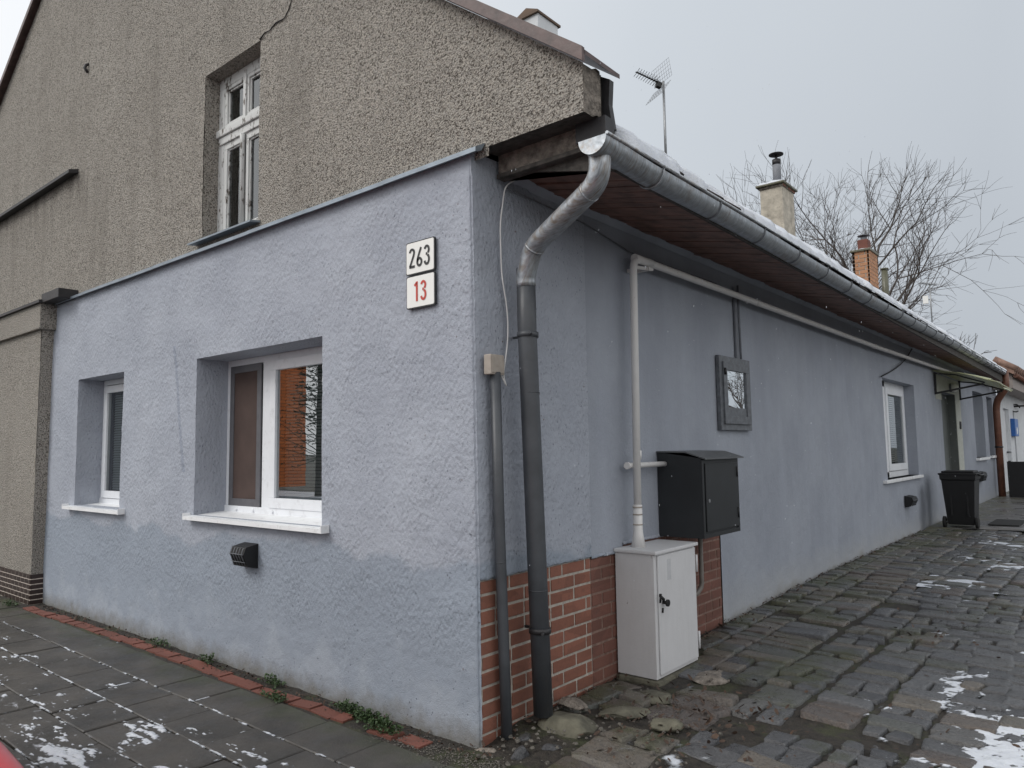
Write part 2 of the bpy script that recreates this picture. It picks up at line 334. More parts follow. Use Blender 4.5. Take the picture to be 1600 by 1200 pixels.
# ------------------------------------------------------------------ mesh helper
class MB:
    def __init__(s): s.v, s.f, s.sm = [], [], []
    def add(s, vs, fs, smooth=False):
        o = len(s.v); s.v += [tuple(p) for p in vs]; s.f += [tuple(i+o for i in f) for f in fs]; s.sm += [smooth]*len(fs); return s
    def box(s, a, b, bev=0):
        (x0, y0, z0), (x1, y1, z1) = a, b
        x0, x1 = sorted((x0, x1)); y0, y1 = sorted((y0, y1)); z0, z1 = sorted((z0, z1))
        if bev <= 0:
            return s.add([(x, y, z) for z in (z0, z1) for y in (y0, y1) for x in (x0, x1)],
                         [(0, 2, 3, 1), (4, 5, 7, 6), (0, 1, 5, 4), (2, 6, 7, 3), (0, 4, 6, 2), (1, 3, 7, 5)])
        bev = min(bev, (x1-x0)*.45, (y1-y0)*.45, (z1-z0)*.45)
        import bmesh
        bm = bmesh.new(); bmesh.ops.create_cube(bm, size=1)
        for v in bm.verts: v.co = Vector(((x0+x1)/2+v.co.x*(x1-x0), (y0+y1)/2+v.co.y*(y1-y0), (z0+z1)/2+v.co.z*(z1-z0)))
        bmesh.ops.bevel(bm, geom=bm.edges[:], offset=bev, segments=2, affect='EDGES', profile=.6)
        bm.verts.index_update()
        s.add([v.co[:] for v in bm.verts], [[v.index for v in f.verts] for f in bm.faces]); bm.free(); return s
    def obox(s, c, ax, ay, az):
        c, ax, ay, az = map(Vector, (c, ax, ay, az))
        return s.add([c+ax*i+ay*j+az*k for k in (-1, 1) for j in (-1, 1) for i in (-1, 1)],
                     [(0, 2, 3, 1), (4, 5, 7, 6), (0, 1, 5, 4), (2, 6, 7, 3), (0, 4, 6, 2), (1, 3, 7, 5)])
    def tube(s, pts, r, seg=12, cap=True, smooth=True):
        pts = [Vector(p) for p in pts]; R = r if isinstance(r, (list, tuple)) else [r]*len(pts)
        rings = []; prev = None
        for i, p in enumerate(pts):
            d = (pts[min(i+1, len(pts)-1)]-pts[max(i-1, 0)]).normalized()
            if prev is None:
                a = d.orthogonal().normalized()
            else:
                a = (prev-d*prev.dot(d)).normalized()
            prev = a; b = d.cross(a)
            rings.append([p+(a*math.cos(t)+b*math.sin(t))*R[i] for t in (2*math.pi*k/seg for k in range(seg))])
        vs = [q for r_ in rings for q in r_]
        fs = [(i*seg+k, i*seg+(k+1) % seg, (i+1)*seg+(k+1) % seg, (i+1)*seg+k) for i in range(len(pts)-1) for k in range(seg)]
        s.add(vs, fs, smooth)
        if cap:
            o = len(s.v)-len(vs); n_ = len(pts)-1
            s.f += [tuple(o+k for k in range(seg))[::-1], tuple(o+n_*seg+k for k in range(seg))]; s.sm += [False, False]
        return s
    def prism(s, poly, d):   # poly: list of 3D points (planar), extruded by vector d
        k = len(poly); d = Vector(d); a = [Vector(p) for p in poly]
        return s.add(a+[p+d for p in a], [tuple(range(k))[::-1], tuple(range(k, 2*k))]+[(i, (i+1) % k, k+(i+1) % k, k+i) for i in range(k)])
    def build(s, name, m, parent=None, **kw):
        me = bpy.data.meshes.new(name)
        o = bpy.data.objects.new(name, me); S.collection.objects.link(o)
        off = Vector((0, 0, 0)); p = parent
        if p is not None:
            off = Vector(p['_o'])
            o.parent = p
        elif 'loc' in kw: off = Vector(kw['loc']); o.location = off
        o['_o'] = tuple(off)
        me.from_pydata([(v[0]-off.x, v[1]-off.y, v[2]-off.z) for v in s.v], [], s.f)
        if isinstance(m, (list, tuple)):
            for q in m: me.materials.append(q)
        else: me.materials.append(m)
        me.polygons.foreach_set('use_smooth', s.sm); me.update()
        tag(o, kw.get('label'), kw.get('cat'), kw.get('group'), kw.get('kind')); return o
def tag(o, label=None, cat=None, group=None, kind=None):
    for k, v in (('label', label), ('category', cat), ('group', group), ('kind', kind)):
        if v: o[k] = v
    return o
def thing(name, label, cat, loc=(0, 0, 0), group=None):
    o = bpy.data.objects.new(name, None); S.collection.objects.link(o); o.location = loc; o['_o'] = tuple(loc)
    o.empty_display_size = .1
    return tag(o, label, cat, group)
def arc(pts, k=5, r=.12):        # round the inner corners of a path
    P = [Vector(p) for p in pts]; o = [P[0]]
    for i in range(1, len(P)-1):
        a = (P[i-1]-P[i]); b = (P[i+1]-P[i]); q = min(r, a.length*.49, b.length*.49)
        A = P[i]+a.normalized()*q; B = P[i]+b.normalized()*q
        for j in range(k+1):
            t = j/k; o.append(A*(1-t)**2+P[i]*2*t*(1-t)+B*t*t)
    return o+[P[-1]]
def fbm(x, y, z=0, o=3): return mn.fractal((x, y, z), .9, 2.1, o)

# wall sheet with openings: (u, z) -> world through P(u, z, d), d = depth into the wall
def wall(mb, us, zs, holes, P, depths, skip=None):
    us = sorted(set([round(u, 4) for u in us]+[round(h[i], 4) for h in holes for i in (0, 1)]))
    zs = sorted(set([round(z, 4) for z in zs]+[round(h[i], 4) for h in holes for i in (2, 3)]))
    # drop lines that crowd the hole lines
    def clean(L, keep):
        o = []
        for v in L:
            if v in keep or all(abs(v-k) > .006 for k in keep): o.append(v)
        return o
    us = clean(us, {round(h[i], 4) for h in holes for i in (0, 1)}); zs = clean(zs, {round(h[i], 4) for h in holes for i in (2, 3)})
    vs = [P(u, z, 0) for u in us for z in zs]; nz = len(zs); fs = []
    for i in range(len(us)-1):
        for j in range(nz-1):
            cu, cz = (us[i]+us[i+1])/2, (zs[j]+zs[j+1])/2
            if any(h[0] < cu < h[1] and h[2] < cz < h[3] for h in holes): continue
            fs.append((i*nz+j, (i+1)*nz+j, (i+1)*nz+j+1, i*nz+j+1))
    mb.add(vs, fs, True)
    for h, dp in zip(holes, depths):
        if dp <= 0: continue
        i0, i1 = us.index(round(h[0], 4)), us.index(round(h[1], 4)); j0, j1 = zs.index(round(h[2], 4)), zs.index(round(h[3], 4))
        for line in ([(i, j0) for i in range(i0, i1+1)], [(i, j1) for i in range(i0, i1+1)],
                     [(i0, j) for j in range(j0, j1+1)], [(i1, j) for j in range(j0, j1+1)]):
            a = [P(us[i], zs[j], 0) for i, j in line]; b = [P(us[i], zs[j], dp) for i, j in line]; m_ = [P(us[i], zs[j], .012) for i, j in line]
            k = len(a)
            mb.add(a+m_+b, [(q, q+1, k+q+1, k+q) for q in range(k-1)]+[(k+q, k+q+1, 2*k+q+1, 2*k+q) for q in range(k-1)], False)
def rng(a, b, st): return [a+(b-a)*i/max(1, round((b-a)/st)) for i in range(max(1, round((b-a)/st))+1)]

# ------------------------------------------------------------------ ground height of the lane
GY = [(-60, -.5), (-3, -.03), (-.5, 0.0), (0, .02), (.35, .07), (1.0, .06), (3.1, .10), (5.9, .16), (11, .155), (20, .175), (60, .4)]
def gz(x, y):
    for (a, za), (b, zb) in zip(GY, GY[1:]):
        if a <= y <= b:
            t = (y-a)/(b-a); t = t*t*(3-2*t) if b-a < 1 else t
            return za+(zb-za)*t
    return .4

# ================================================================== SETTING
g = MB(); xs = [-400, -60, -20, -8, -3, 0, 4, 12, 60, 400]; ys = [-400, -60, -20, -6, -3, -.5, 20, 60, 400]
g.add([(x, y, -.35 if y < -2 or x > 4 else -.3) for y in ys for x in xs], [(j*10+i, j*10+i+1, (j+1)*10+i+1, (j+1)*10+i) for j in range(8) for i in range(9)])
g.build('ground', MT['soil'], kind='structure')
# lane soil bed
mb = MB(); X = rng(-.15, 6, .06); Y = rng(-.6, 3.2, .05)+rng(3.3, 24, .35)
mb.add([(x, y, gz(x, y)-.026+.006*fbm(x*5, y*5)+.006*fbm(x*22, y*22)+(-.03 if y < -.35 else 0)) for y in Y for x in X],
       [(j*len(X)+i, j*len(X)+i+1, (j+1)*len(X)+i+1, (j+1)*len(X)+i) for j in range(len(Y)-1) for i in range(len(X)-1)], True)
mb.build('lane_soil', MT['soil'], kind='structure')
# concrete part of the lane
mb = MB(); X = [.02, .5, 1, 2, 4, 6]; Y = rng(10.9, 60, .6)
mb.add([(x, y+(.9*math.sin(x*1.3)+.5*(x-.5) if j == 0 else 0), gz(x, y)+.012+.01*fbm(x, y*.7)-(.05 if j == 0 else 0)) for j, y in enumerate(Y) for x in X],
       [(j*6+i, j*6+i+1, (j+1)*6+i+1, (j+1)*6+i) for j in range(len(Y)-1) for i in range(5)], True)
mb.build('concrete_lane', MT['conc'], kind='structure')

# ---- cobbles
def stone(mb, tones, cx, cy, hx, hy, z, rot, n_, tilt, tone, h=.05, irr=.012):
    c, s_ = math.cos(rot), math.sin(rot); sx = random.random()*50
    cjs = [(random.gauss(0, .011), random.gauss(0, .009)) for _ in range(4)]
    vs = []; ring = n_+1
    for j in range(ring):
        for i in range(ring):
            u, v = -1+2*i/n_, -1+2*j/n_
            u = math.copysign(min(1, abs(u)**.35), u); v = math.copysign(min(1, abs(v)**.35), v)
            k = 1-.035*(abs(u*v))**4
            cj = cjs[(u > 0)*2+(v > 0)]; w4 = abs(u*v)
            px, py = u*hx*k+cj[0]*w4, v*hy*k+cj[1]*w4
            px += irr*fbm(sx+u*1.1, v*1.1, 1)*(abs(u)**2); py += irr*fbm(sx+u*1.1, v*1.1, 7)*(abs(v)**2)
            e = max(abs(u), abs(v))
            zz = .0012*(1-u*u)*(1-v*v)+.0045*fbm(sx+u*1.4, v*1.4, 3)
            if e > .99: zz -= .005
            X_, Y_ = c*px-s_*py, s_*px+c*py
            vs.append((cx+X_, cy+Y_, z+zz+tilt[0]*px+tilt[1]*py))
    fs = [(j*ring+i, j*ring+i+1, (j+1)*ring+i+1, (j+1)*ring+i) for j in range(n_) for i in range(n_)]
    bd = [i for i in range(ring)]+[(j+1)*ring-1 for j in range(1, ring)]+[n_*ring+i for i in range(n_-1, -1, -1)]+[j*ring for j in range(n_-1, 0, -1)]
    o = len(vs); vs += [(vs[b][0]+(vs[b][0]-cx)*.04, vs[b][1]+(vs[b][1]-cy)*.04, z-h) for b in bd]
    fs += [(bd[(q+1) % len(bd)], bd[q], o+q, o+(q+1) % len(bd)) for q in range(len(bd))]
    mb.add(vs, fs, True); tones += [tone]*len(vs)
mb = MB(); tones = []
x = .03; col = 0
while x < 4.4:
    w = random.uniform(.20, .40) if x > .25 else random.uniform(.16, .24); y = -.25+random.uniform(0, .15)
    while y < 12.4:
        # gentle drift of the columns
        dx = .09*math.sin(y*.35+x*.8)+.05*math.sin(y*1.3+x*3)
        L = random.choice((random.uniform(.09, .14), random.uniform(.12, .18), random.uniform(.15, .24)))
        if y < 1.5 and x < 1.3: L *= 1.35
        cy = y+L/2; cx = x+w/2+dx*min(1, x)
        y += L+random.uniform(.002, .009)
        if cy > 11.0+.9*math.sin(cx*1.3)+.5*(cx-.5): continue
        if cx < .34 and 1.3 < cy < 2.1: continue      # under the gas cabinet
        if cx < .42 and cy < .75: continue
        rough = (cy < 1.7 and cx < 1.3)
        if rough and random.random() < .30: continue
        if random.random() < .02: continue
        near = cy < 4
        sub = [(cx, w)] if (w < .22 or random.random() < .60) else [(cx-w*.27, w*.44), (cx+w*.25, w*.48)]
        for (qx, qw) in sub:
            t = random.random()**1.1
            if qx < .75 and random.random() < .5: t = random.uniform(.78, 1)
            stone(mb, tones, qx+random.uniform(-.008, .008), cy, qw/2-random.uniform(.002, .007), L/2-random.uniform(.001, .005),
                  gz(qx, cy)+random.uniform(-.009, .010)+(random.uniform(-.02, .015) if rough else 0),
                  random.uniform(-.06, .06)*(3.2 if rough else 1)-.06, 7 if near else 4,
                  (random.uniform(-.05, .05)*(2 if rough else 1), random.uniform(-.05, .05)*(2 if rough else 1)), t, irr=.026 if rough else .010)
    x += w+random.uniform(.002, .010); col += 1
o = mb.build('cobbled_lane', MT['cobble'], kind='structure')
at = o.data.attributes.new('tone', 'FLOAT', 'POINT'); at.data.foreach_set('value', tones)

# ---- pavement slabs
mb = MB()
rows = [-.245, -.585, -.915, -1.24, -1.57, -1.90, -2.23, -2.56]
for r_ in range(len(rows)-1):
    y1, y0 = rows[r_], rows[r_+1]; x = -12.0+(.25 if r_ % 2 else 0)
    while x < .02:
        x1 = min(x+.495, .10+random.uniform(-.02, .02))
        t = random.uniform(-.003, .003); t2 = random.uniform(-.006, .006)
        a = (x+.004, y0+.004); b = (x1-.004, y1-.004)
        if x1-x > .08:
            zz = [0+t+t2*(-1 if k in (0, 3) else 1) for k in range(4)]; e = .006
            q = [(a[0], a[1]), (b[0], a[1]), (b[0], b[1]), (a[0], b[1])]; cx, cy = (a[0]+b[0])/2, (a[1]+b[1])/2
            top = [(p[0]+(e if p[0] < cx else -e), p[1]+(e if p[1] < cy else -e), zz[k]) for k, p in enumerate(q)]
            sh = [(p[0], p[1], zz[k]-.006) for k, p in enumerate(q)]; bt = [(p[0], p[1], -.06) for p in q]
            mb.add(top+sh+bt, [(0, 1, 2, 3)]+[(i+4, (i+1) % 4+4, (i+1) % 4, i) for i in range(4)]+[(i+8, (i+1) % 4+8, (i+1) % 4+4, i+4) for i in range(4)])
        x += .50
mb.build('pavement', MT['slab'], kind='structure')
mb = MB(); X = rng(-12, 1.2, .12); Y = rng(-2.7, .12, .06)
mb.add([(x, y, -.022+.008*fbm(x*7, y*7)+(.014 if y > -.26 else 0)) for y in Y for x in X], [(j*len(X)+i, j*len(X)+i+1, (j+1)*len(X)+i+1, (j+1)*len(X)+i) for j in range(len(Y)-1) for i in range(len(X)-1)], True)
mb.build('pavement_bed', MT['soil'], kind='structure')
mb = MB().box((-60, -2.86, -.2), (60, -2.62, .0), .01); mb.build('kerb', MT['conc'], kind='structure')
mb = MB().add([(-120, -12, -.10), (120, -12, -.10), (120, -2.8, -.10), (-120, -2.8, -.10)], [(0, 1, 2, 3)]); mb.build('road', MT['asphalt'], kind='structure')
mb = MB().box((-60, -14.2, -.2), (60, -12, .02)); mb.build('far_pavement', MT['slab'], kind='structure')
mb = MB().add([(-30, -2.85, -.012), (60, -2.85, -.012), (60, -.4, -.012), (.6, -.4, -.012), (.6, -2.6, -.016), (-30, -2.6, -.016)], [(0, 1, 2, 3, 4, 5)])
mb.build('pavement_corner', MT['conc'], kind='structure')

# ---- red brick edging along the street wall
mb = MB(); x = -6.35
while x < -.42:
    L = random.choice((.21, .22, .20, .12)); y = -.175+.02*math.sin(x*1.1)+random.uniform(-.012, .012)+(x+6)*.006; a = random.uniform(-.05, .05)
    z = .0+random.uniform(-.004, .007)
    if random.random() > .04:
        c, s_ = math.cos(a), math.sin(a); tl = random.uniform(-.03, .03)
        mb.obox((x+L/2, y, z-.02), (c*(L/2-.003), s_*(L/2-.003), tl*L), (-s_*.052, c*.052, 0), (0, 0, .022))
    x += L+random.uniform(.0, .012)
mb.build('brick_edging', MT['edge'], kind='structure')

# ---- snow lying on the ground
def mask_sheet(name, X, Y, hfun, lab=None):
    H = [[hfun(x, y) for x in X] for y in Y]; vs, fs, idx = [], [], {}
    def vid(i, j):
        if (i, j) not in idx:
            idx[(i, j)] = len(vs); vs.append((X[i], Y[j], H[j][i][0]))
        return idx[(i, j)]
    for j in range(len(Y)-1):
        for i in range(len(X)-1):
            if max(H[j][i][1], H[j][i+1][1], H[j+1][i][1], H[j+1][i+1][1]) > 0:
                fs.append((vid(i, j), vid(i+1, j), vid(i+1, j+1), vid(i, j+1)))
    m_ = MB().add(vs, fs, True); o_ = m_.build(name, MT['gsnow'], kind='stuff', label=lab)
    th = [0]*len(vs)
    for (i, j), k in idx.items(): th[k] = max(0, min(1, H[j][i][1]/.0042))
    o_.data.attributes.new('thick', 'FLOAT', 'POINT').data.foreach_set('value', th); return o_
def hs1(x, y):
    v = -1.0
    for k, yj in enumerate(rows[1:-1]):
        d = abs(y-yj-.006*fbm(x*9, k*5))
        on = fbm(x*4.3+k*17, k*3.1, 2)*1.1+.30*(1 if k < 2 else 0)+fbm(x*24, k*7)*.6-.05
        v = max(v, min(on-.12, .4)*.020*(.7+.6*fbm(x*16, k))-d*.9+.001)
    for s in (0, 1):
        pass
    r_ = next((i for i in range(len(rows)-1) if rows[i+1] <= y <= rows[i]), 0)
    xo = .25 if r_ % 2 else 0
    d = abs(((x+12-xo+.25) % .5)-.25); on = fbm(x*1.7+r_*5, y*5+9)*1.3+fbm(x*20, y*20)*.5-.22-(.3 if y > -.6 else 0)
    v = max(v, min(on, .5)*.012-d*.9)
    big = fbm(x*2.1+3, y*4.6+1, 5)*.7+fbm(x*6+y*5, y*26-x*4, 2)*.75+fbm(x*26, y*70, 4)*.45+(-y-1.05)*.50-.56
    big += .10 if x > -1.9 else 0
    big += fbm(x*60, y*90)*.16
    if y > -.75: big -= .5
    v = max(v, min(big, .55)*.020)
    return (.0005+v, v)
mask_sheet('pavement_snow', rng(-6.6, .12, .0125), rng(-1.95, -.22, .0095), hs1, 'thin wind-blown snow in the slab joints and streaked over the pavement')
def hs2(x, y):
    d = math.hypot((x-2.75)/.95, (y-2.0)/1.75)
    a = .50-d*.75+fbm(x*3, y*3, 1)*.45+fbm(x*14, y*14)*.30+fbm(x*45, y*45)*.18
    b = fbm(x*1.3+40, y*.9, 8)*.55+fbm(x*8, y*8, 3)*.55-.30+max(0, (x-.9))*.10
    if x < .5: b -= .4
    v = max(min(a, .8)*.030, min(b, .5)*.012-.004)
    return (gz(x, y)-.0065+v, v+.001)
mask_sheet('lane_snow', rng(.5, 4.2, .014), rng(-.1, 5.5, .016), hs2, 'patches of old snow between and over the cobblestones')
mask_sheet('far_lane_snow', rng(1.0, 4.2, .05), rng(5.5, 11, .05), lambda x, y: (gz(x, y)-.006+min(.5, fbm(x*1.5, y*1.1, 8)*.6+fbm(x*6, y*6)*.5-.18)*.02, fbm(x*1.5, y*1.1, 8)*.6+fbm(x*6, y*6)*.5-.18), 'small remnants of snow farther up the cobbled lane')

# ================================================================== MAIN HOUSE
house = thing('row_house', 'long low corner house with pale blue lower walls and grey pebbledash gable', 'house')
BW = (-3.2, -1.44, 1.10, 2.40); SW = (-5.73, -4.62, 1.09, 2.405); UW = (-3.22, -2.34, 3.42, 4.90)
def lean(z): return -.034*max(0, z)/3.2
def dsp(u, z):
    return .008*fbm(u*1.1, z*1.1, 1)+.0015*fbm(u*9, z*9, 4)+.0026*fbm(u*40+z*10, z*26, 9)
def Pg(u, z, d):
    k = min(1, max(0, (-u)/.05)); r_ = .035
    y = -dsp(u, z)*k
    q = max(0, u+r_)/r_
    y += .012*q*q
    if z > 3.2: y *= .3
    return (u+(lean(z)+.006*fbm(z*5, 3)+.004*fbm(z*19, 8))*math.exp(u/.25), y+d, z)
mb = MB(); wall(mb, rng(-6.58, 0, .021), rng(-.12, 3.31, .021), [BW, SW], Pg, [.36, .36])
mb.build('street_wall', MT['blue'], house)
# lane wall: rough strip by the corner, smooth beyond, brick openings at the foot
def Pl(u, z, d):
    r_ = .035; k = min(1, u/.05); rough = 1 if u < 1.1 else .22
    x = dsp(u+50, z)*k*rough-(.006 if u > 1.1 else 0)
    q = max(0, r_-u)/r_
    if d == 0: x -= .012*q*q
    return (x+(lean(z)+.006*fbm(z*5, 3)+.004*fbm(z*19, 8))*math.exp(-u/.25)-d, u, z)
wav = .0
D1 = (0.0, 1.1, -.12, .89)
mb = MB(); wall(mb, rng(0, 1.1, .022), rng(-.12, 3.325, .022), [D1], Pl, [0]); mb.build('lane_wall', MT['blue'], house, label='rough blue plaster strip beside the corner')
WI = (9.0, 11.12, 1.07, 2.60); DO = (13.5, 15.0, .12, 2.62); W3 = (17.4, 18.97, 1.24, 2.84); W4 = (19.6, 20.6, 1.26, 2.80)
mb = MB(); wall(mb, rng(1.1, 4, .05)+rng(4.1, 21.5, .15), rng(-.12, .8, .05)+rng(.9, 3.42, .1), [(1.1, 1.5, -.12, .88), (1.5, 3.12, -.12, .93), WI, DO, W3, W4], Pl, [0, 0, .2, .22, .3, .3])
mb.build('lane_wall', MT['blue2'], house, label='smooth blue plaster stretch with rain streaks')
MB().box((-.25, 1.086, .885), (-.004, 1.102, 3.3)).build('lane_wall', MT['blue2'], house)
# ragged plaster lip over the plinth bricks
mb = MB()
for (ya, yb, zz) in ((.012, 1.1, .89), (1.1, 1.5, .88), (1.5, 3.12, .93)):
    Y = rng(ya, yb, .012); vs = []
    for y in Y:
        b = zz-.004-.010*abs(fbm(y*9, 2))-.006*fbm(y*40, 6)
        vs += [(dsp(y+50, zz)*(1 if y < 1.1 else .22)-(.006 if y > 1.1 else 0)+.001, y, zz+.012), (.003, y, b+.004), (-.002, y, b-.003), (-.03, y, b-.002)]
    mb.add(vs, [(i*4+k, i*4+4+k, i*4+5+k, i*4+k+1) for i in range(len(Y)-1) for k in range(3)], True)
Z = rng(-.12, .90, .012); vs = []
for z in Z:
    e_ = .014+.008*fbm(z*8, 3)+.004*fbm(z*40, 2); x_ = lean(z)+.006*fbm(z*5, 3)+.004*fbm(z*19, 8)
    vs += [(x_-.013, .000, z), (x_-.008, e_, z), (-.03, e_+.002, z)]
mb.add(vs, [(i*3+k, i*3+k+1, i*3+4+k, i*3+3+k) for i in range(len(Z)-1) for k in range(2)], True)
mb.build('plaster_lip', MT['blue'], house)
# brick plinth
def bricks(mb, y0, y1, z0, z1, ch, x, seed):
    rnd = random.Random(seed); z = z0; r_ = 0
    while z < z1:
        h = min(ch, z1-z)-.015; y = y0+(0 if r_ % 2 else -.12)
        while y < y1:
            L = rnd.choice((.24, .24, .24, .115)); a, b = max(y, y0), min(y+L, y1)
            if b-a > .02 and h > .012:
                xx = x+rnd.uniform(-.002, .003); mb.box((xx-.03, a, z+rnd.uniform(-.001, .001)), (xx, b, z+h), .004)
            y += L+.015
        z += ch; r_ += 1
pl = MB(); bricks(pl, .020, 1.094, -.10, .888, .0825, -.010, 3)
p = pl.build('brick_plinth', MT['brick'], house); MB().box((-.05, .022, -.15), (-.014, 1.1, .889)).build('mortar', MT['mortar'], p)
pl = MB(); bricks(pl, 1.106, 1.51, -.10, .878, .0825, -.012, 5); bricks(pl, 1.512, 3.115, -.10, .928, .0825, -.012, 6)
p = pl.build('brick_plinth', M_brick('dark_plinth_brick', (.13, .052, .038), (.20, .085, .062), (.09, .045, .038)), house, label='darker plinth bricks with painted joints'); MB().box((-.05, 1.1, -.15), (-.016, 3.12, .929)).build('mortar', MT['mortar2'], p)
# beige gable: polygon column grid
RS = .76
def top(x): return min(3.60+RS*(.74-x), 7.39+.62*(x+7.5))
mb = MB()
def Pb(u, z, d): return (u, .03+d-.006*fbm(u*1.3, z*1.3, 5)-.003*fbm(u*20, z*20, 5), z)
us = rng(-13, .74, .06); us = sorted(set([round(u, 4) for u in us]+[-3.22, -2.34, .0]))
def zl(u):
    if u < -6.3: return 3.1
    if u < .1: return 3.28
    return 3.335
NR = 44
for a, b in zip(us, us[1:]):
    if b-a < .005: continue
    c = (a+b)/2; spans = [(zl(c), None)]
    if -3.22 < c < -2.34: spans = [(zl(c), 3.42), (4.90, None)]
    for lo, hi in spans:
        ta = hi or top(a); tb = hi or top(b); k = NR if hi is None else 3
        va = [Pb(a, lo+(ta-lo)*j/k, 0) for j in range(k+1)]; vb = [Pb(b, lo+(tb-lo)*j/k, 0) for j in range(k+1)]
        mb.add(va+vb, [(j, k+1+j, k+2+j, j+1) for j in range(k)], True)
# opening reveals, end face and underside of the gable box
x0, x1, z0, z1 = UW
for a, b in (((x0, z0), (x1, z0)), ((x0, z1), (x1, z1)), ((x0, z0), (x0, z1)), ((x1, z0), (x1, z1))):
    A, B = Pb(*a, 0), Pb(*b, 0); mb.add([A, B, (B[0], .30, B[2]), (A[0], .30, A[2])], [(0, 1, 2, 3)])
mb.build('gable_wall', MT['pebble'], house)
mb = MB(); N1 = 10
mb.add([(.74-.004*fbm(j*.9, i*.9), .025+.165*i/4, 3.335+(.02 if i > 2 else 0)+.26*j/6) for j in range(7) for i in range(5)], [(j*5+i, j*5+i+1, (j+1)*5+i+1, (j+1)*5+i) for j in range(6) for i in range(4)], True)
mb.build('eave_box_end', MT['wornmortar'], house)
mb = MB(); mb.add([(.0, .03, 3.336), (.74, .03, 3.336), (.74, .2, 3.35), (.0, .2, 3.35), (0, .2, 3.6), (.74, .2, 3.6)], [(0, 1, 2, 3), (3, 2, 5, 4)]); mb.build('eave_box_underside', MT['wood2'], house)
mb = MB().box((.0, .20, 3.235), (.62, .26, 3.40), .012); mb.build('eave_end_panel', MT['wornmortar'], house)
MB().prism([(.0, .262, 3.21), (.72, .262, 3.21), (.775, .262, 3.075), (.05, .262, 3.25)], (0, -.02, 0)).build('eave_end_filler', MT['wood2'], house)
mb = MB().box((.0, .185, 3.205), (.70, .262, 3.233), .006); mb.build('eave_end_board', MT['wood2'], house)
# verge capping
mb = MB()
def strip(xa, xb, n_):
    for i in range(n_):
        a, b = xa+(xb-xa)*i/n_, xa+(xb-xa)*(i+1)/n_
        dz = .012*math.sin(i*1.9)*0+.008*fbm(i*.7, 2)
        za, zb = top(a)+.012+dz, top(b)+.012+dz
        for (ya, yb, h0, h1) in ((-.035, .31, .03, .055), (-.055, -.030, -.012, .065)):
            sg = 1
            mb.add([(a, ya, za+h0), (b, ya, zb+h0), (b, yb, zb+h0), (a, yb, za+h0), (a, ya, za+h1), (b, ya, zb+h1), (b, yb, zb+h1), (a, yb, za+h1)],
                   [(0, 1, 2, 3), (4, 7, 6, 5), (0, 4, 5, 1), (2, 6, 7, 3), (0, 3, 7, 4), (1, 5, 6, 2)])
strip(.79, -5.79, 14); strip(-5.80, -13, 14)
mb.build('verge_capping', MT['brownmet'], house)
mb = MB().prism([(.67, .23, 3.64), (.775, .23, 3.575), (.765, .23, 3.44), (.785, .23, 3.30), (.67, .23, 3.30)], (0, .04, 0)); mb.build('verge_end_sheet', MT['darkmet'], house)
mb = MB().box((.60, .15, 3.24), (.79, .24, 3.345)); mb.build('verge_gap_shade', MT['darkmet'], house)  # dark block standing for the shaded gap between box, gutter and roof
# drip flashing between blue and beige
mb = MB(); n_ = 8
for i in range(n_):
    a, b = -6.36+6.40*i/n_, -6.36+6.40*(i+1)/n_+.01; o_ = .002*(i % 2)
    mb.prism([(a, .035, 3.365+o_), (a, -.050, 3.318+o_), (a, -.052, 3.290+o_), (a, -.044, 3.290+o_), (a, .0, 3.31)], (b-a, 0, 0))
mb.build('drip_flashing', MT['lead'], house)
MB().box((-6.40, -.17, 3.30), (-5.9, .028, 3.40), .004).build('flashing_end', MT['darkmet'], house)
MB().prism([(-13, .03, 4.80), (-13, -.07, 4.77), (-13, -.07, 4.735), (-13, -.055, 4.735), (-13, .03, 4.755)], (6.96, 0, 0)).build('ledge_flashing', MT['darkmet'], house)
# crack above the attic window, hook in the render
pts = [(-2.34, 4.90), (-2.27, 4.93), (-2.2, 4.92), (-2.12, 4.95), (-2.0, 4.94), (-1.93, 5.0), (-1.88, 5.1), (-1.9, 5.25), (-1.84, 5.4)]
mb = MB(); mb.tube([(a, .022, b) for a, b in pts], [.008, .004, .004, .006, .004, .004, .003, .003, .002], 5); mb.build('crack', MT['dark'], house)
mb = MB().tube([(-5.86, .03, 5.96), (-5.86, -.0, 5.94), (-5.865, -.01, 5.90), (-5.85, .0, 5.88), (-5.86, .02, 5.86)], .017, 6); mb.build('wall_hook', MT['darkmet'], house)
# back and far walls, roof
mb = MB(); mb.add([(-13, 21.5, 0), (0, 21.5, 0), (.0, 21.5, 3.4), (-5.79, 21.5, 8.4), (-13, 21.5, 3.4), (-13, .1, 0), (-13, .1, 3.4)], [(0, 1, 2, 3, 4), (5, 0, 4, 6)]); mb.build('rear_wall', MT['plwhite'], house)
def gx(y): return .90-.0225*y          # outer lip of the gutter drifts towards the wall
def gzv(y):
    P_ = [(-1, 3.168), (.6, 3.150), (1.3, 3.166), (2.3, 3.176), (3, 3.176), (5.4, 3.192), (7.9, 3.242), (11.7, 3.322), (20, 3.44), (30, 3.5)]
    for (a, za), (b, zb) in zip(P_, P_[1:]):
        if a <= y <= b: return za+(zb-za)*(y-a)/(b-a)
    return 3.5
def gzr(y): return 3.165+.011*y
def RP(y, s, t=0):                       # point on the roof: s metres up the slope in plan from the eave edge
    return (gx(y)-.03-s, y, gzr(y)+.02+.755*s+t)
mb = MB(); mb.prism([RP(.27, 0), RP(20.3, 0), (-5.79, 20.3, 8.36), (-5.79, .27, 8.30)], (0, 0, -.06)); mb.prism([(-5.80, .3, 8.30), (-5.80, 20.3, 8.36), (-13.4, 20.3, 3.5), (-13.4, .3, 3.5)], (0, 0, -.06))
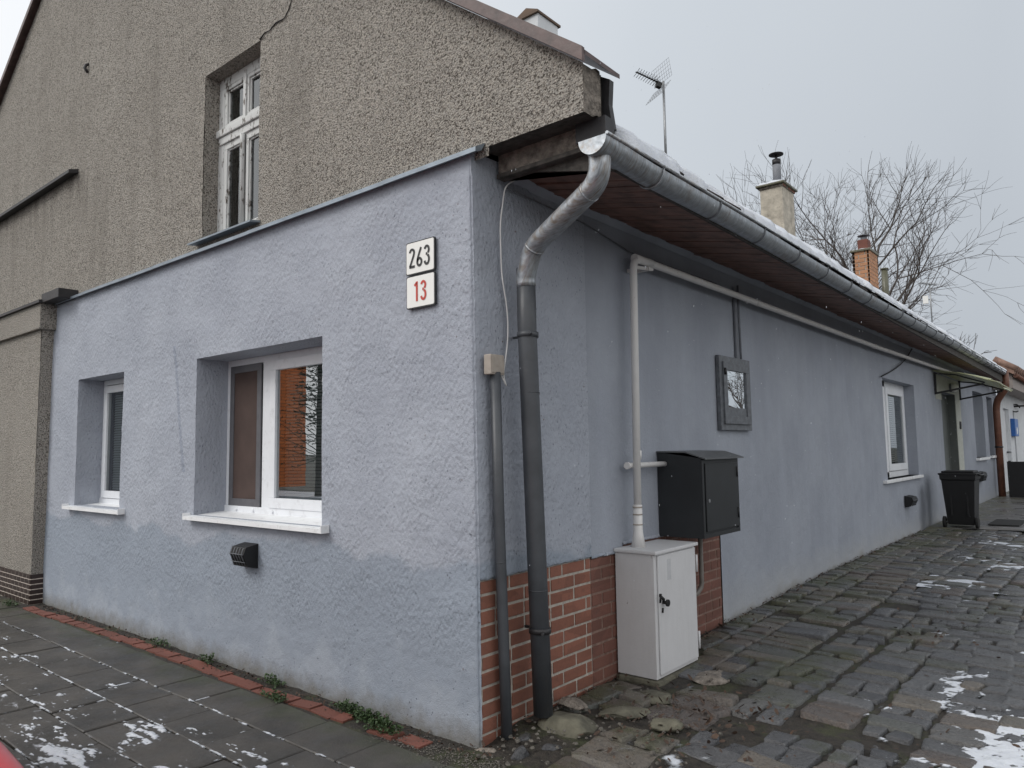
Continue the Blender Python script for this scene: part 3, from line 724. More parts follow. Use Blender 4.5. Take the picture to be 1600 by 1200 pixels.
# tile rolls at the eave edge
y = .32
while y < 20.2:
    for k in range(3):
        a = RP(y, .02+k*.36, .004); b = RP(y, .34+k*.36, .014); mb.tube([a, b], .028, 6)
    y += .3
roof = mb.build('roof', MT['tile'], house)
# roof snow
mb = MB(); Y = [.268]+rng(.272, 20.2, .035); SS = [-.045, -.03, .0, .06, .12, .25, .45, .8, 1.5]; n_ = len(SS)
vs = []; val = []
for y in Y:
    edge = fbm(y*2.2, 4, 2)*.08+fbm(y*9, 1)*.04+fbm(y*30, 1)*.02-.01
    tl = abs(((y-.32) % .3)-.15)/.15
    gap = fbm(y*1.15, 9, 4)+fbm(y*5, 3)*.3
    th = (.016 if y > .27 else -.05)+.030*tl**2+max(0, .035*fbm(y*1.6, 20))+.02*fbm(y*5, 8)+.012*fbm(y*20, 8)
    for k, s in enumerate(SS):
        off = max(0, edge)*1.3 + (.22*min(1, (gap-.10)*8) if gap > .10 else 0)
        t = th if k > 1 else (-.02 if k == 0 else th*.62)
        if k == 0: t = -.035
        vs.append(RP(y, s+off*math.exp(-s*3), t+.045))
mb.add(vs, [(j*n_+i, j*n_+i+1, (j+1)*n_+i+1, (j+1)*n_+i) for j in range(len(Y)-1) for i in range(n_-1)], True)
mb.build('roof_snow', MT['snow'], kind='stuff', label='old snow lying along the tiled eave above the gutter')
# soffit boards and fascia
def sx(y): return gx(y)-.125
def szo(y): return 3.09+.0055*y
def szi(y): return 3.27 if y < .5 else 3.255
mb = MB(); y = .262; i = 0
while y < 20.3:
    b = y+.112; t = random.uniform(0, .004)
    mb.add([(-.03, y, szi(y)+t), (sx(y), y, szo(y)+t), (sx(b), b, szo(b)+t), (-.03, b, szi(b)+t), (-.03, y, szi(y)+.02), (sx(y), y, szo(y)+.02), (sx(b), b, szo(b)+.02), (-.03, b, szi(b)+.02)],
           [(0, 3, 2, 1), (0, 1, 5, 4), (1, 2, 6, 5), (2, 3, 7, 6)])
    y = b+.009
mb.build('soffit', MT['wood'], house)
mb = MB(); mb.prism([(sx(.24), .24, szo(.24)-.02), (sx(20.3), 20.3, szo(20.3)-.02), (sx(20.3), 20.3, gzv(20)+.04), (sx(.24), .24, gzv(0)+.04)], (.022, 0, 0)); mb.prism([(-.03, .27, szi(1)+.022), (-.03, 20.3, szi(9)+.022), (sx(20.3), 20.3, szo(20.3)+.022), (sx(.27), .27, szo(.27)+.022)], (0, 0, .005)); mb.build('fascia', MT['wood2'], house)
# ragged plaster edge against the soffit
mb = MB(); Y = rng(.30, 21, .03)
vs = []
for y in Y:
    w = .05+.035*fbm(y*3, 2)+.02*fbm(y*14, 5); vs += [(.002, y, szi(y)-.05), (.02, y, szi(y)-.012-.2*w), (max(.02, w), y, szi(y)-.004-w*.2)]
mb.add(vs, [(j*3+i, j*3+i+1, (j+1)*3+i+1, (j+1)*3+i) for j in range(len(Y)-1) for i in range(2)], True); mb.build('plaster_edge', MT['blue2'], house)
# gutter
mb = MB(); R_ = .082; K = 12; Y = rng(-.02, 20.1, .5)
def gp(y, a, r_): return (gx(y)-R_+r_*math.cos(a), y, gzv(y)-.002+r_*math.sin(a))
vs = [gp(y, -math.pi*k/K, R_) for y in Y for k in range(K+1)]+[gp(y, -math.pi*k/K, R_-.004) for y in Y for k in range(K+1)]
q = K+1; o = len(Y)*q
mb.add(vs, [(j*q+i, (j+1)*q+i, (j+1)*q+i+1, j*q+i+1) for j in range(len(Y)-1) for i in range(K)]+[(o+j*q+i, o+j*q+i+1, o+(j+1)*q+i+1, o+(j+1)*q+i) for j in range(len(Y)-1) for i in range(K)], True)
mb.tube([(gx(y)+.003, y, gzv(y)+.003) for y in (-.02, 20.1)], .009, 8)
mb.prism([gp(-.024, -math.pi*k/K, R_+.002) for k in range(K+1)], (0, .006, 0))
gut = mb.build('gutter', MT['zinc'], house)
y = .59; sp = .80
while y < 20:
    mb = MB(); mb.tube([gp(y, -math.pi*k/14+.1, R_+.003) for k in range(15)], .0065, 6); mb.tube([gp(y, .1, R_+.004), gp(y, math.pi-.1, R_)], .006, 5); mb.build('bracket', MT['zinc'] if y < 1 else MT['dframe'], gut); y += sp
# downpipe
dp = thing  # alias unused
P_ = [(.80, .075, 3.13), (.79, .08, 3.03), (.735, .10, 2.955), (.66, .125, 2.905)]
path = arc([(.805, .07, 3.13), (.785, .085, 2.965), (.20, .265, 2.765), (.13, .285, 2.60), (.13, .29, 2.55)], 8, .15)
mb = MB().tube(path, .058, 20); mb.tube([(.805, .07, 3.14), (.803, .071, 3.10)], .066, 20)
for k in (9, 13): mb.tube([path[k], Vector(path[k])+(Vector(path[k+1])-Vector(path[k])).normalized()*.012], .061, 20)
dpo = mb.build('downpipe', MT['zinc'], house, label='bright galvanised swan-neck of the rain pipe')
mb = MB().tube([(.13, .288, 2.66), (.13, .292, 2.3), (.13, .345, 1.0), (.13, .382, .10)], .056, 20)
for z, y in ((1.93, .309), (.80, .353)): mb.tube([(.13, y, z), (.13, y, z-.005)], .0575, 20)
lp = mb.build('downpipe', MT['drain'], house, label='anthracite lower length of the rain pipe')
for z, y in ((2.28, .298), (.585, .364)):
    mb = MB().tube([(.13, y, z), (.13, y-.001, z-.03)], .064, 20); mb.box((.0, y+.02, z-.022), (.09, y+.034, z-.008)); mb.tube([(.185, y-.04, z-.015), (.205, y-.075, z-.015)], .008, 6); mb.build('clamp', MT['drain'] if z > 1 else MT['darkmet'], lp)

# windows -----------------------------------------------------------------
def frame(mb, P, a, b, c, d, w, t0, t1, bev=.004):
    # rectangular frame a..b, c..d, member width w, between depths t0 and t1 (P maps u,z,depth)
    for (u0, u1, z0, z1) in ((a, b, c, c+w), (a, b, d-w, d), (a, a+w, c+w, d-w), (b-w, b, c+w, d-w)):
        mb.box(P(u0, z0, t0), P(u1, z1, t1), bev)
PG = lambda u, z, d: (u, d, z)
PL = lambda u, z, d: (-d, u, z)
def pane(P, a, b, c, d, t, m, par, name='pane'): return MB().add([P(a, c, t), P(b, c, t), P(b, d, t), P(a, d, t)], [(0, 1, 2, 3)]).build(name, m, par)
def blind(P, a, b, c, d, t, par, m='blind', st=.026):
    mb = MB(); z = c
    while z < d:
        p0, p1 = P(a, z, t), P(b, z+.021, t+.010); q0, q1 = P(b, z, t), P(a, z+.021, t+.010); mb.add([p0, q0, p1, q1], [(0, 1, 2, 3)]); z += st
    return mb.build('blind', MT[m], par)
# big window
T = .285
mb = MB(); frame(mb, PG, -3.2, -1.42, 1.10, 2.40, .055, T, T+.06); mb.box(PG(-2.645, 1.15, T), PG(-2.52, 2.35, T+.06), .004); mb.box((-3.2, T-.012, 1.10), (-1.42, T+.001, 1.165), .004)
for xx in (-3.0, -2.74, -2.46): mb.tube([(xx, T-.026, 1.135), (xx, T-.01, 1.135)], .011, 10)
w = mb.build('window', MT['white'], house)
mb = MB(); frame(mb, PG, -3.135, -2.655, 1.165, 2.345, .06, T-.012, T+.002, .002); mb.build('screen_frame', MT['screenf'], w)
pane(PG, -3.09, -2.69, 1.21, 2.30, T-.004, MT['screen'], w, 'insect_screen')
mb = MB(); frame(mb, PG, -2.515, -1.46, 1.165, 2.345, .08, T-.02, T+.03); mb.build('sash', MT['white'], w)
pane(PG, -2.44, -1.53, 1.24, 2.27, T+.002, MT['glass'], w)
blind(PG, -2.44, -1.5, 1.23, 2.27, T+.08, w, 'blind')
def sill(x0, x1, z, par):
    mb = MB(); mb.prism([(x0, T+.0, z+.012), (x0, -.065, z-.012), (x0, -.066, z-.040), (x0, -.061, z-.040), (x0, -.058, z-.018), (x0, T+.0, z+.006)], (x1-x0, 0, 0))
    for x in (x0, x1):
        mb.box((x-.004, -.068, z-.042), (x+.004, .0, z+.012), .002)
    mb.build('sill', MT['sillw'], par)
sill(-3.245, -1.355, 1.105, w)
MB().box((-3.3, .40, .9), (-1.3, .42, 2.6)).build('dark_room_back', MT['dark'], w)
# small window
T2 = .255
mb = MB(); frame(mb, PG, -5.73, -4.62, 1.09, 2.405, .055, T2, T2+.06); mb.box((-5.73, T2-.01, 1.09), (-4.62, T2+.001, 1.15), .004); w = mb.build('window', MT['white'], house)
mb = MB(); frame(mb, PG, -5.665, -4.68, 1.155, 2.34, .075, T2-.02, T2+.03); mb.build('sash', MT['white'], w)
pane(PG, -5.595, -4.75, 1.225, 2.27, T2+.002, MT['glassdim'], w); blind(PG, -5.59, -4.76, 1.24, 2.27, T2+.06, w)
sill(-5.865, -4.50, 1.09, w); MB().box((-5.9, .40, .9), (-4.4, .42, 2.6)).build('dark_room_back', MT['dark'], w)
# attic window: double-casement with transom, peeling
T3 = .165
mb = MB(); x0, x1, z0, z1 = UW; frame(mb, PG, x0, x1, z0, z1, .085, T3, T3+.06); mb.box((x0, T3-.03, 4.365), (x1, T3+.03, 4.43), .01); mb.box((x0+.02, T3-.012, 4.30), (x1-.02, T3+.03, 4.362), .004)
mb.box((-2.812, T3-.01, 4.43), (-2.770, T3+.04, 4.86), .004); w = mb.build('window', MT['oldwhite'], house, label='peeling old wooden attic window')
for (a, b) in ((x0+.082, -2.79), (-2.79, x1-.05)):
    mb = MB(); frame(mb, PG, a, b, 4.43, 4.83, .045, T3+.005, T3+.035); frame(mb, PG, a+.05, b-.05, 4.48, 4.78, .012, T3+.018, T3+.035, .002); mb.build('sash', MT['oldwhite'], w)
    mb = MB(); frame(mb, PG, a, b+(.02 if a < -3 else 0), 3.47, 4.30, .055, T3+.005, T3+.035); frame(mb, PG, a+.055, b-.05, 3.525, 4.245, .012, T3+.018, T3+.035, .002); mb.build('sash', MT['oldwhite'], w)
    pane(PG, a+.05, b-.05, 4.48, 4.80, T3+.03, MT['glassdim'], w); pane(PG, a+.055, b-.05, 3.52, 4.25, T3+.03, MT['glassdim'], w)
MB().tube([(-2.79, T3-.01, 3.47), (-2.80, T3-.012, 4.22), (-2.80, T3-.012, 4.29)], [.02, .02, .027], 8).build('cover_post', MT['oldwhite'], w)
MB().box((-3.4, .36, 3.3), (-2.2, .38, 5.0)).build('dark_room_back', MT['dark'], w)
MB().prism([(-3.30, T3, 3.432), (-3.30, -.055, 3.40), (-3.30, -.055, 3.385), (-3.30, T3, 3.415)], (.99, 0, 0)).build('sill', MT['lead'], w)
# lane window
y0, y1, z0, z1 = WI; T4 = .165
mb = MB(); frame(mb, PL, y0, y1, z0, z1, .09, T4, T4+.06); mb.box(PL(9.62, z0, T4), PL(9.80, z1, T4+.06), .004); w = mb.build('window', MT['white'], house)
for a, b in ((y0+.09, 9.62), (9.80, y1-.12)):
    mb = MB(); frame(mb, PL, a, b, z0+.1, z1-.09, .11, T4-.018, T4+.03); mb.build('sash', MT['white'], w)
    pane(PL, a+.1, b-.1, z0+.2, z1-.18, T4, MT['glassdim'], w); blind(PL, a+.1, b-.1, z0+.2, z1-.18, T4+.03, w, st=.034)
MB().box((.05, 8.72, z0-.045), (-T4, 11.2, z0-.0), .006).build('sill', MT['sillw'], w); MB().box((-.42, 8.9, .9), (-.40, 11.3, 2.7)).build('dark_room_back', MT['dark'], w)
for (y0, y1, z0, z1) in (W3, W4):
    mb = MB(); frame(mb, PL, y0, y1, z0, z1, .10, .27, .32); w = mb.build('window', MT['white'], house)
    pane(PL, y0+.1, y1-.1, z0+.1, z1-.1, .29, MT['glassdim'], w); MB().box((-.46, y0, z0), (-.44, y1, z1)).build('dark_room_back', MT['dark'], w)
    MB().box((.07, y0-.1, z0-.06), (-.27, y1+.02, z0), .006).build('sill', MT['sillw'], w)
# door
y0, y1, z0, z1 = DO
mb = MB().box((-.20, y0+.07, z0), (-.16, y1-.02, z1-.05), .004)
for zz in (.4, 1.0, 1.7): mb.box((-.162, y0+.25, zz), (-.154, y1-.2, zz+.5), .004)
d = mb.build('door', MT['doorp'], house)
MB().tube([(-.16, y0+.2, 1.2), (-.10, y0+.2, 1.2), (-.10, y0+.36, 1.2)], .014, 8).build('handle', MT['steel'], d)
mb = MB(); frame(mb, PL, y0, y1, z0-.05, z1, .07, .15, .21); mb.build('door_frame', MT['doorp'], d)
mb = MB(); mb.box((-.01, 12.95, 2.45), (.006, y0-.003, 2.93)); mb.box((-.01, y1+.003, .2), (.006, 15.6, 2.93)); mb.box((-.01, y0-.003, z1+.002), (.006, y1+.003, 2.93)); mb.build('cream_wall_patch', simple('cream_patch', (.46, .475, .43), .75, bs=200), house)  # thin cream patch on the wall above and beside the door
mb = MB().box((-.155, y1-.012, z0), (-.003, y1-.001, z1-.002)); mb.build('door_lining', MT['doorp'], d)
MB().box((-.3, y0-.1, .02), (.15, y1+.1, .17), .01).build('doorstep', MT['conc'], house)

# chimneys
def chimney(x1, y0, w, dpt, ztop, m, zb, brickw=False):
    mb = MB()
    if not brickw:
        seg = 14; vs = []
        for j in range(seg+1):
            z = zb+(ztop-zb)*j/seg
            for (a, b) in ((x1-w, y0), (x1, y0), (x1, y0+dpt), (x1-w, y0+dpt)): vs.append((a+.006*fbm(z*3, a*3), b+.006*fbm(z*3, b), z))
        mb.add(vs, [(j*4+i, j*4+(i+1) % 4, (j+1)*4+(i+1) % 4, (j+1)*4+i) for j in range(seg) for i in range(4)])
    else:
        z = zb; r_ = 0
        while z < ztop-.02:
            for side in range(4):
                L = w if side % 2 == 0 else dpt; t = -.12 if r_ % 2 else 0
                while t < L:
                    a, b = max(t, 0), min(t+.24, L)
                    if b-a > .02:
                        if side == 0: mb.box((x1-w+a, y0, z), (x1-w+b-.01, y0+.05, z+.068), .004)
                        if side == 1: mb.box((x1-.05, y0+a, z), (x1, y0+b-.01, z+.068), .004)
                        if side == 2: mb.box((x1-w+a, y0+dpt-.05, z), (x1-w+b-.01, y0+dpt, z+.068), .004)
                        if side == 3: mb.box((x1-w, y0+a, z), (x1-w+.05, y0+b-.01, z+.068), .004)
                    t += .25
            z += .08; r_ += 1
        mb2 = MB().box((x1-w+.008, y0+.008, zb), (x1-.008, y0+dpt-.008, ztop-.02)); 
    c = mb.build('chimney', m, house)
    if brickw: mb2.build('mortar', MT['mortar'], c)
    return c
def snowcap(mb, x0, x1, y0, y1, z, h):
    nx = 10; vs = []
    for j in range(nx+1):
        for i in range(nx+1):
            u, v = i/nx, j/nx; e = min(u, 1-u, v, 1-v)
            vs.append((x0+(x1-x0)*u, y0+(y1-y0)*v, z+(h*min(1, (e*5)**.5)*(1+.5*fbm(u*3+x0, v*3)) if e > 0 else -.004)))
    mb.add(vs, [(j*(nx+1)+i, j*(nx+1)+i+1, (j+1)*(nx+1)+i+1, (j+1)*(nx+1)+i) for j in range(nx) for i in range(nx)], True)
sn = MB()
c = chimney(-1.0, 7.98, .34, .50, 5.53, MT['creamr'], 4.4); c['label'] = 'cream rendered chimney with round steel flue'
mb = MB().box((-1.355, 7.96, 5.53), (-.985, 8.50, 5.565), .006); mb.build('cap', MT['wornmortar'], c)
for yy in (7.97, 8.2, 8.37): MB().box((-1.0, yy, 5.535), (-.978, yy+.13, 5.562), .004).build('cap_brick', MT['brick'], c)
mb = MB().box((-1.39, 7.92, 5.565), (-.95, 8.54, 5.60), .01); mb.build('cap', MT['conc'], c); snowcap(sn, -1.38, -.96, 7.93, 8.53, 5.60, .06)
fx, fy = -1.13, 8.16
mb = MB().tube([(fx, fy, 5.58), (fx, fy, 6.02)], .062, 16); mb.build('flue_pipe', MT['steelg'], c)
mb = MB().tube([(fx, fy, 6.0), (fx, fy, 6.09)], .02, 8); mb.tube([(fx, fy, 6.10), (fx, fy, 6.113), (fx, fy, 6.135)], [.11, .11, .02], 18); mb.tube([(fx, fy, 5.94), (fx, fy, 6.025)], .0635, 16); mb.build('cowl', MT['darkmet'], c)
c = chimney(-1.0, 12.88, .33, .62, 5.52, MT['yellowbrick'], 4.5, True); c['label'] = 'orange brick chimney with clay pot'
mb = MB().box((-1.36, 12.84, 5.52), (-.97, 13.54, 5.565), .006); mb.build('cap', MT['conc'], c); snowcap(sn, -1.35, -.98, 12.85, 13.53, 5.565, .03)
mb = MB().box((-1.25, 13.0, 5.57), (-1.05, 13.25, 5.80), .02); mb.build('chimney_pot', MT['edge'], c)
mb = MB().tube([(-1.15, 13.12, 5.8), (-1.15, 13.12, 5.86)], .06, 10); mb.tube([(-1.15, 13.12, 5.89), (-1.15, 13.12, 5.90)], .12, 12); mb.box((-1.16, 13.11, 5.86), (-1.14, 13.13, 5.9)); mb.build('cowl', MT['steelg'], c)
c = chimney(-2.0, 3.25, .28, .38, 6.49, MT['plwhite'], 5.1); c['label'] = 'white chimney with mossy brick cap behind the gable'
mb = MB(); mb.prism([(-2.31, 3.22, 6.49), (-1.975, 3.22, 6.49), (-1.975, 3.22, 6.515), (-2.14, 3.22, 6.59), (-2.31, 3.22, 6.515)], (0, .44, 0)); mb.build('cap', M_brick('old_cap_brick', (.12, .07, .045), (.19, .13, .09), (.07, .06, .05)), c)
sn.build('chimney_snow', MT['snow'], kind='stuff', label='thin snow caps on the chimney tops')

# ================================================================== things on the walls
def ribbon(mb, pts, w, P, th=.004, t=0):
    # pts in 2D, constant width stroke extruded off the plate
    n_ = len(pts); L, R = [], []
    for i, p in enumerate(pts):
        a = Vector(pts[max(0, i-1)]); b = Vector(pts[min(n_-1, i+1)]); d = (b-a).normalized(); nrm = Vector((-d.y, d.x))*w/2; p = Vector(p)
        L.append(p+nrm); R.append(p-nrm)
    vs = [P(q.x, q.y, 0) for q in L]+[P(q.x, q.y, 0) for q in R]+[P(q.x, q.y, -th) for q in L]+[P(q.x, q.y, -th) for q in R]
    k = n_; fs = []
    for i in range(n_-1):
        fs += [(2*k+i, 2*k+i+1, 3*k+i+1, 3*k+i), (i, i+1, 2*k+i+1, 2*k+i), (k+i, 3*k+i, 3*k+i+1, k+i+1)]
    mb.add(vs, fs)
def ell(cx, cy, rx, ry, a0, a1, n_=14): return [(cx+rx*math.cos(math.radians(a0+(a1-a0)*i/n_)), cy+ry*math.sin(math.radians(a0+(a1-a0)*i/n_))) for i in range(n_+1)]
DIG = {   # unit height 1, width about .42
    '2': [ell(.21, .77, .155, .17, 175, -25)+[(.30, .56), (.055, .065)], [(.02, .06), (.41, .06)]],
    '6': [ell(.21, .24, .15, .18, 0, 360, 24), [(.33, .96), (.17, .62), (.085, .40), (.062, .26)]],
    '3': [ell(.19, .75, .15, .19, 165, -75)+[(.17, .545)], [(.17, .545)]+ell(.19, .28, .16, .22, 75, -165)],
    '1': [[(.27, 0), (.27, 1.0)], [(.25, .93), (.10, .80)]],
}
DIG['3'] = [ell(.20, .76, .145, .18, 165, -60), [(.14, .555), (.24, .555)], ell(.20, .28, .155, .225, 70, -165)]
def sign(name, x0, z0, w, h, txt, mi, rim, lab, y=-.022):
    t = thing(name, lab, 'house number', (x0+w/2, y, z0))
    P = lambda u, v, d: (x0+u, y+d, z0+v)
    def rr(i, r_, yy):   # rounded rectangle
        o = []
        for cx, cy, a in ((w-i-r_, h-i-r_, 0), (i+r_, h-i-r_, 90), (i+r_, i+r_, 180), (w-i-r_, i+r_, 270)):
            o += [(x0+cx+r_*math.cos(math.radians(a+q)), yy, z0+cy+r_*math.sin(math.radians(a+q))) for q in (0, 30, 60, 90)]
        return o
    MB().prism(rr(0, .012, y), (0, .012, 0)).build('rim', mi, t)
    MB().prism(rr(.007, .010, y-.003), (0, .010, 0)).build('enamel_plate', MT['enamel'], t)
    mb = MB(); hh = h*.60; dw = hh*.42+.014; X0 = w/2-dw*len(txt)/2+.004+(.0 if len(txt) > 2 else 0)
    for i, c_ in enumerate(txt):
        for st in DIG[c_]: ribbon(mb, [(X0+i*dw+p[0]*hh, h*.20+p[1]*hh) for p in st], .0155, lambda u, v, d: (x0+u, y-.004+d, z0+v), .0015)
    mb.build('digits', rim, t)
sign('house_number_sign', -.565, 2.672, .252, .205, '263', MT['ink'], MT['ink'], 'white enamel plate with black rim and number 263')
sign('house_number_sign', -.562, 2.462, .250, .203, '13', MT['ink'], MT['redink'], 'white enamel plate with red number 13, under the 263 plate')

def hood(mb_name, P, lab, s=1, w=.20, h=.19):
    t = thing('wall_vent', lab, 'heater vent', P(0, 0, 0), None)
    mb = MB(); a = w/2; H = h
    # box hood with chamfered lower outer edge
    prof = [(0, H), (-.10, H-.02), (-.12, H*.62), (-.085, .02), (0, .0)]
    mb.prism([P(-a, z, d) for d, z in prof], Vector(P(a, 0, 0))-Vector(P(-a, 0, 0))); mb.build('hood', MT['black'], t)
    mb = MB()
    for k in range(5):
        u = -a*.8+k*a*.4; mb.tube([P(u, H*.93, -.06), P(u, H*.85, -.112), P(u, H*.6, -.126), P(u, .03, -.09)], .0035, 5)
    mb.tube([P(-a, H*.62, -.124), P(a, H*.62, -.124)], .004, 5); mb.tube([P(-a, H*.3, -.108), P(a, H*.3, -.108)], .003, 5)
    mb.build('guard_wires', MT['dframe'], t)
hood('v', lambda u, z, d: (-2.30+u, d-.004, .755+z), 'black gas heater vent hood under the large street window', w=.19, h=.18)
hood('v', lambda u, z, d: (.004-d, 10.1+u, .60+z), 'black heater vent hood low on the lane wall under the window', w=.34, h=.18)
hood('v', lambda u, z, d: (.004-d, 17.6+u, .68+z), 'black heater vent hood peeking out beyond the wheelie bin', w=.5, h=.24)

# conduit, box, cables
t = thing('cable_conduit', 'thin dark grey conduit pipe at the corner under a beige box', 'conduit', (.04, .12, 0))
mb = MB().tube([(.042, .105, 2.04), (.042, .12, 1.3), (.042, .15, .45), (.042, .165, -.02)], .031, 14); mb.tube([(.042, .13, .98), (.042, .131, .975)], .032, 14); mb.build('pipe', MT['drain'], t)
t = thing('junction_box', 'small beige plastic junction box on top of the corner conduit', 'junction box', (.04, .11, 2.02))
mb = MB().box((.008, .045, 2.025), (.062, .165, 2.14), .006); mb.build('box', MT['beigebox'], t); mb = MB().box((.062, .055, 2.035), (.066, .155, 2.13), .002); mb.build('cover', MT['beigebox'], t)
mb = MB().tube(arc([(.045, .33, 3.235), (.018, .245, 3.18), (.02, .19, 2.93), (.022, .195, 2.62), (.03, .235, 2.42), (.03, .238, 2.25), (.028, .19, 2.02), (.03, .225, 1.955), (.032, .165, 2.03)], 5, .08), .0045, 7)
mb.build('thin_cable', MT['pipe'], loc=(.02, .2, 2), label='thin pale cable running from the eave down to the beige box', cat='cable')
mb = MB().tube([(.012, .25, 3.17), (.012, 1.09, 3.14), (.012, 1.7, 3.06), (.012, 3.2, 3.07)], .005, 6); mb.build('thin_cable', MT['dframe'], loc=(.012, .25, 3.1), label='thin grey wire stretched under the soffit towards the gas pipe', cat='cable')
mb = MB().tube(arc([(.02, 8.85, 2.60), (.035, 9.7, 2.77), (.03, 10.5, 3.0), (.03, 11.0, 3.22)], 5, .5), .010, 6); mb.build('black_cable', MT['black'], loc=(.02, 8.85, 2.6), label='black cable rising from the lane window corner to the soffit', cat='cable')

# gas pipe
t = thing('gas_pipe', 'cream painted gas pipe rising from the white cabinet and along the lane wall', 'gas pipe', (.1, 1.54, .9))
mb = MB().tube(arc([(.10, 1.54, .96), (.10, 1.585, 2.975), (.10, 1.95, 2.985), (.10, 8.4, 2.985), (.10, 14.5, 3.03), (.10, 19.75, 3.10)], 6, .09), .0275, 14)
mb.tube([(.10, 1.56, 1.52), (.10, 1.57, 1.58)], .029, 14); mb.tube([(.1, 1.60, 2.982), (.1, 1.85, 2.984)], .031, 14)
mb.tube([(.1, 3.9, 2.985), (.1, 3.95, 2.985)], .031, 12); mb.tube([(.1, 8.2, 2.985), (.1, 8.3, 2.985)], .033, 12); mb.build('pipe', MT['pipe'], t)
mb = MB().tube([(.10, 1.54, .905), (.10, 1.541, 1.01), (.10, 1.541, 1.03), (.10, 1.543, 1.2)], [.052, .034, .033, .033], 16); mb.build('base_fitting', MT['pipe'], t)
for z in (1.06, 1.13, 1.18): MB().tube([(.10, 1.541, z), (.10, 1.541, z+.009)], .0345, 14).build('joint_ring', MT['beigebox'], t)
mb = MB().box((.0, 1.66, 2.90), (.03, 1.70, 2.925)); mb.obox((.06, 1.80, 2.935), (.055, .0, .0), (0, .012, 0), (0, 0, .014)); mb.obox((.085, 1.76, 2.935), (.01, 0, 0), (0, .13, .015), (0, 0, .012)); mb.build('bracket', MT['pipe'], t)
mb = MB().tube([(.06, 1.49, 1.475), (.06, 1.56, 1.475), (.06, 2.06, 1.475)], .020, 12); mb.tube([(.06, 1.48, 1.475), (.06, 1.50, 1.475)], .025, 12); mb.build('branch_pipe', MT['pipe'], t)

# white gas cabinet
t = thing('gas_cabinet', 'worn white metal gas cabinet standing on the cobbles against the brick plinth', 'cabinet', (.15, 1.7, .05))
mb = MB().box((.0, 1.39, .075), (.30, 1.99, .885), .004); mb.build('body', MT['cab'], t)
mb = MB().box((-.004, 1.375, .886), (.325, 2.005, .91), .006); mb.build('top_plate', MT['cab'], t)
mb = MB().box((.302, 1.425, .10), (.313, 1.975, .875), .004); dd = mb.build('door', MT['cab'], t)
mb = MB().tube([(.314, 1.475, .565), (.345, 1.475, .565)], .011, 10); mb.tube([(.343, 1.475, .565), (.356, 1.475, .565)], .023, 14); mb.obox((.321, 1.452, .60), (.005, 0, 0), (0, .03, -.02), (0, 0, .009)); mb.tube([(.32, 1.425, .57), (.33, 1.425, .63)], .006, 6); mb.tube([(.316, 1.46, .50), (.316, 1.465, .53)], .008, 8); mb.build('handle', MT['black'], dd)
for z in (.22, .76): MB().tube([(.318, 1.985, z-.06), (.318, 1.985, z+.06)], .008, 8).build('hinge', MT['cab'], dd)
MB().box((.313, 1.55, .70), (.3142, 1.60, .84)).build('label_residue', simple('old_tape_grey', (.47, .475, .49), .6), dd)
mb = MB(); vs = []
mb.box((-.0, 1.36, -.1), (.33, 2.05, .07), .02); mb.build('footing', MT['rockm'], t)

# anthracite meter box
t = thing('meter_box', 'anthracite sheet metal meter box mounted on the lane wall above the bricks', 'meter box', (.18, 2.35, .93))
mb = MB(); mb.prism([(0, 2.03, .93), (.355, 2.03, .93), (.355, 2.03, 1.515), (0, 2.03, 1.565)], (0, .65, 0)); mb.build('body', MT['anth'], t)
mb = MB(); mb.prism([(-.0, 2.02, 1.572), (.24, 2.02, 1.566), (.40, 2.02, 1.515), (.40, 2.02, 1.506), (.24, 2.02, 1.556), (-.0, 2.02, 1.562)], (0, .70, 0)); mb.build('lid', simple('grey_lid_sheet', (.10, .105, .11), .4), t)
mb = MB(); frame(mb, lambda u, z, d: (.355+d, u, z), 2.03, 2.68, .93, 1.505, .03, .0005, .010, .002); mb.build('front_frame', MT['anth'], t)
mb = MB().box((.3565, 2.085, .975), (.366, 2.655, 1.475), .003); dd = mb.build('door', MT['anth'], t)
for z in (1.08, 1.40): MB().tube([(.368, 2.65, z-.04), (.368, 2.65, z+.04)], .008, 8).build('hinge', MT['black'], dd)
MB().tube([(.366, 2.13, 1.20), (.370, 2.13, 1.20)], .014, 12).build('lock', MT['steel'], dd)
mb = MB().tube(arc([(.045, 2.62, .93), (.045, 2.62, .47), (.04, 2.52, .42), (.0, 2.50, .42)], 4, .04), .019, 10); mb.build('cable_tube', simple('grey_brown_tube', (.16, .145, .13), .6), t)

# glazed meter cupboard
t = thing('electric_cupboard', 'dark grey framed glazed electric cupboard set flat on the lane wall', 'electric cupboard', (.02, 3.48, 1.75))
Q = lambda u, z, d: (.002+d, u, z)
mb = MB(); frame(mb, Q, 3.14, 3.83, 1.745, 2.415, .075, 0, .035); mb.build('outer_frame', MT['dframe'], t)
mb = MB(); frame(mb, Q, 3.195, 3.77, 1.80, 2.36, .075, .002, .052); mb.box(Q(3.27, 1.875, .004), Q(3.695, 1.95, .042), .003); dd = mb.build('door_frame', MT['dframe'], t)
mb = MB().add([Q(3.27, 1.95, .036), Q(3.695, 1.95, .036), Q(3.695, 2.285, .036), Q(3.27, 2.285, .036)], [(0, 1, 2, 3)]); mb.build('pane', MT['mirror'], dd)
mb = MB().box(Q(3.27, 1.875, .0), Q(3.695, 2.285, .012)); mb.build('backing', MT['dark'], dd)
mb = MB().tube([Q(3.21, 2.30, .055), Q(3.21, 2.24, .06)], .012, 8); mb.build('latch', MT['black'], dd)
t = thing('wall_conduit', 'grey painted conduit strip between the electric cupboard and the soffit', 'conduit', (.01, 3.6, 2.4))
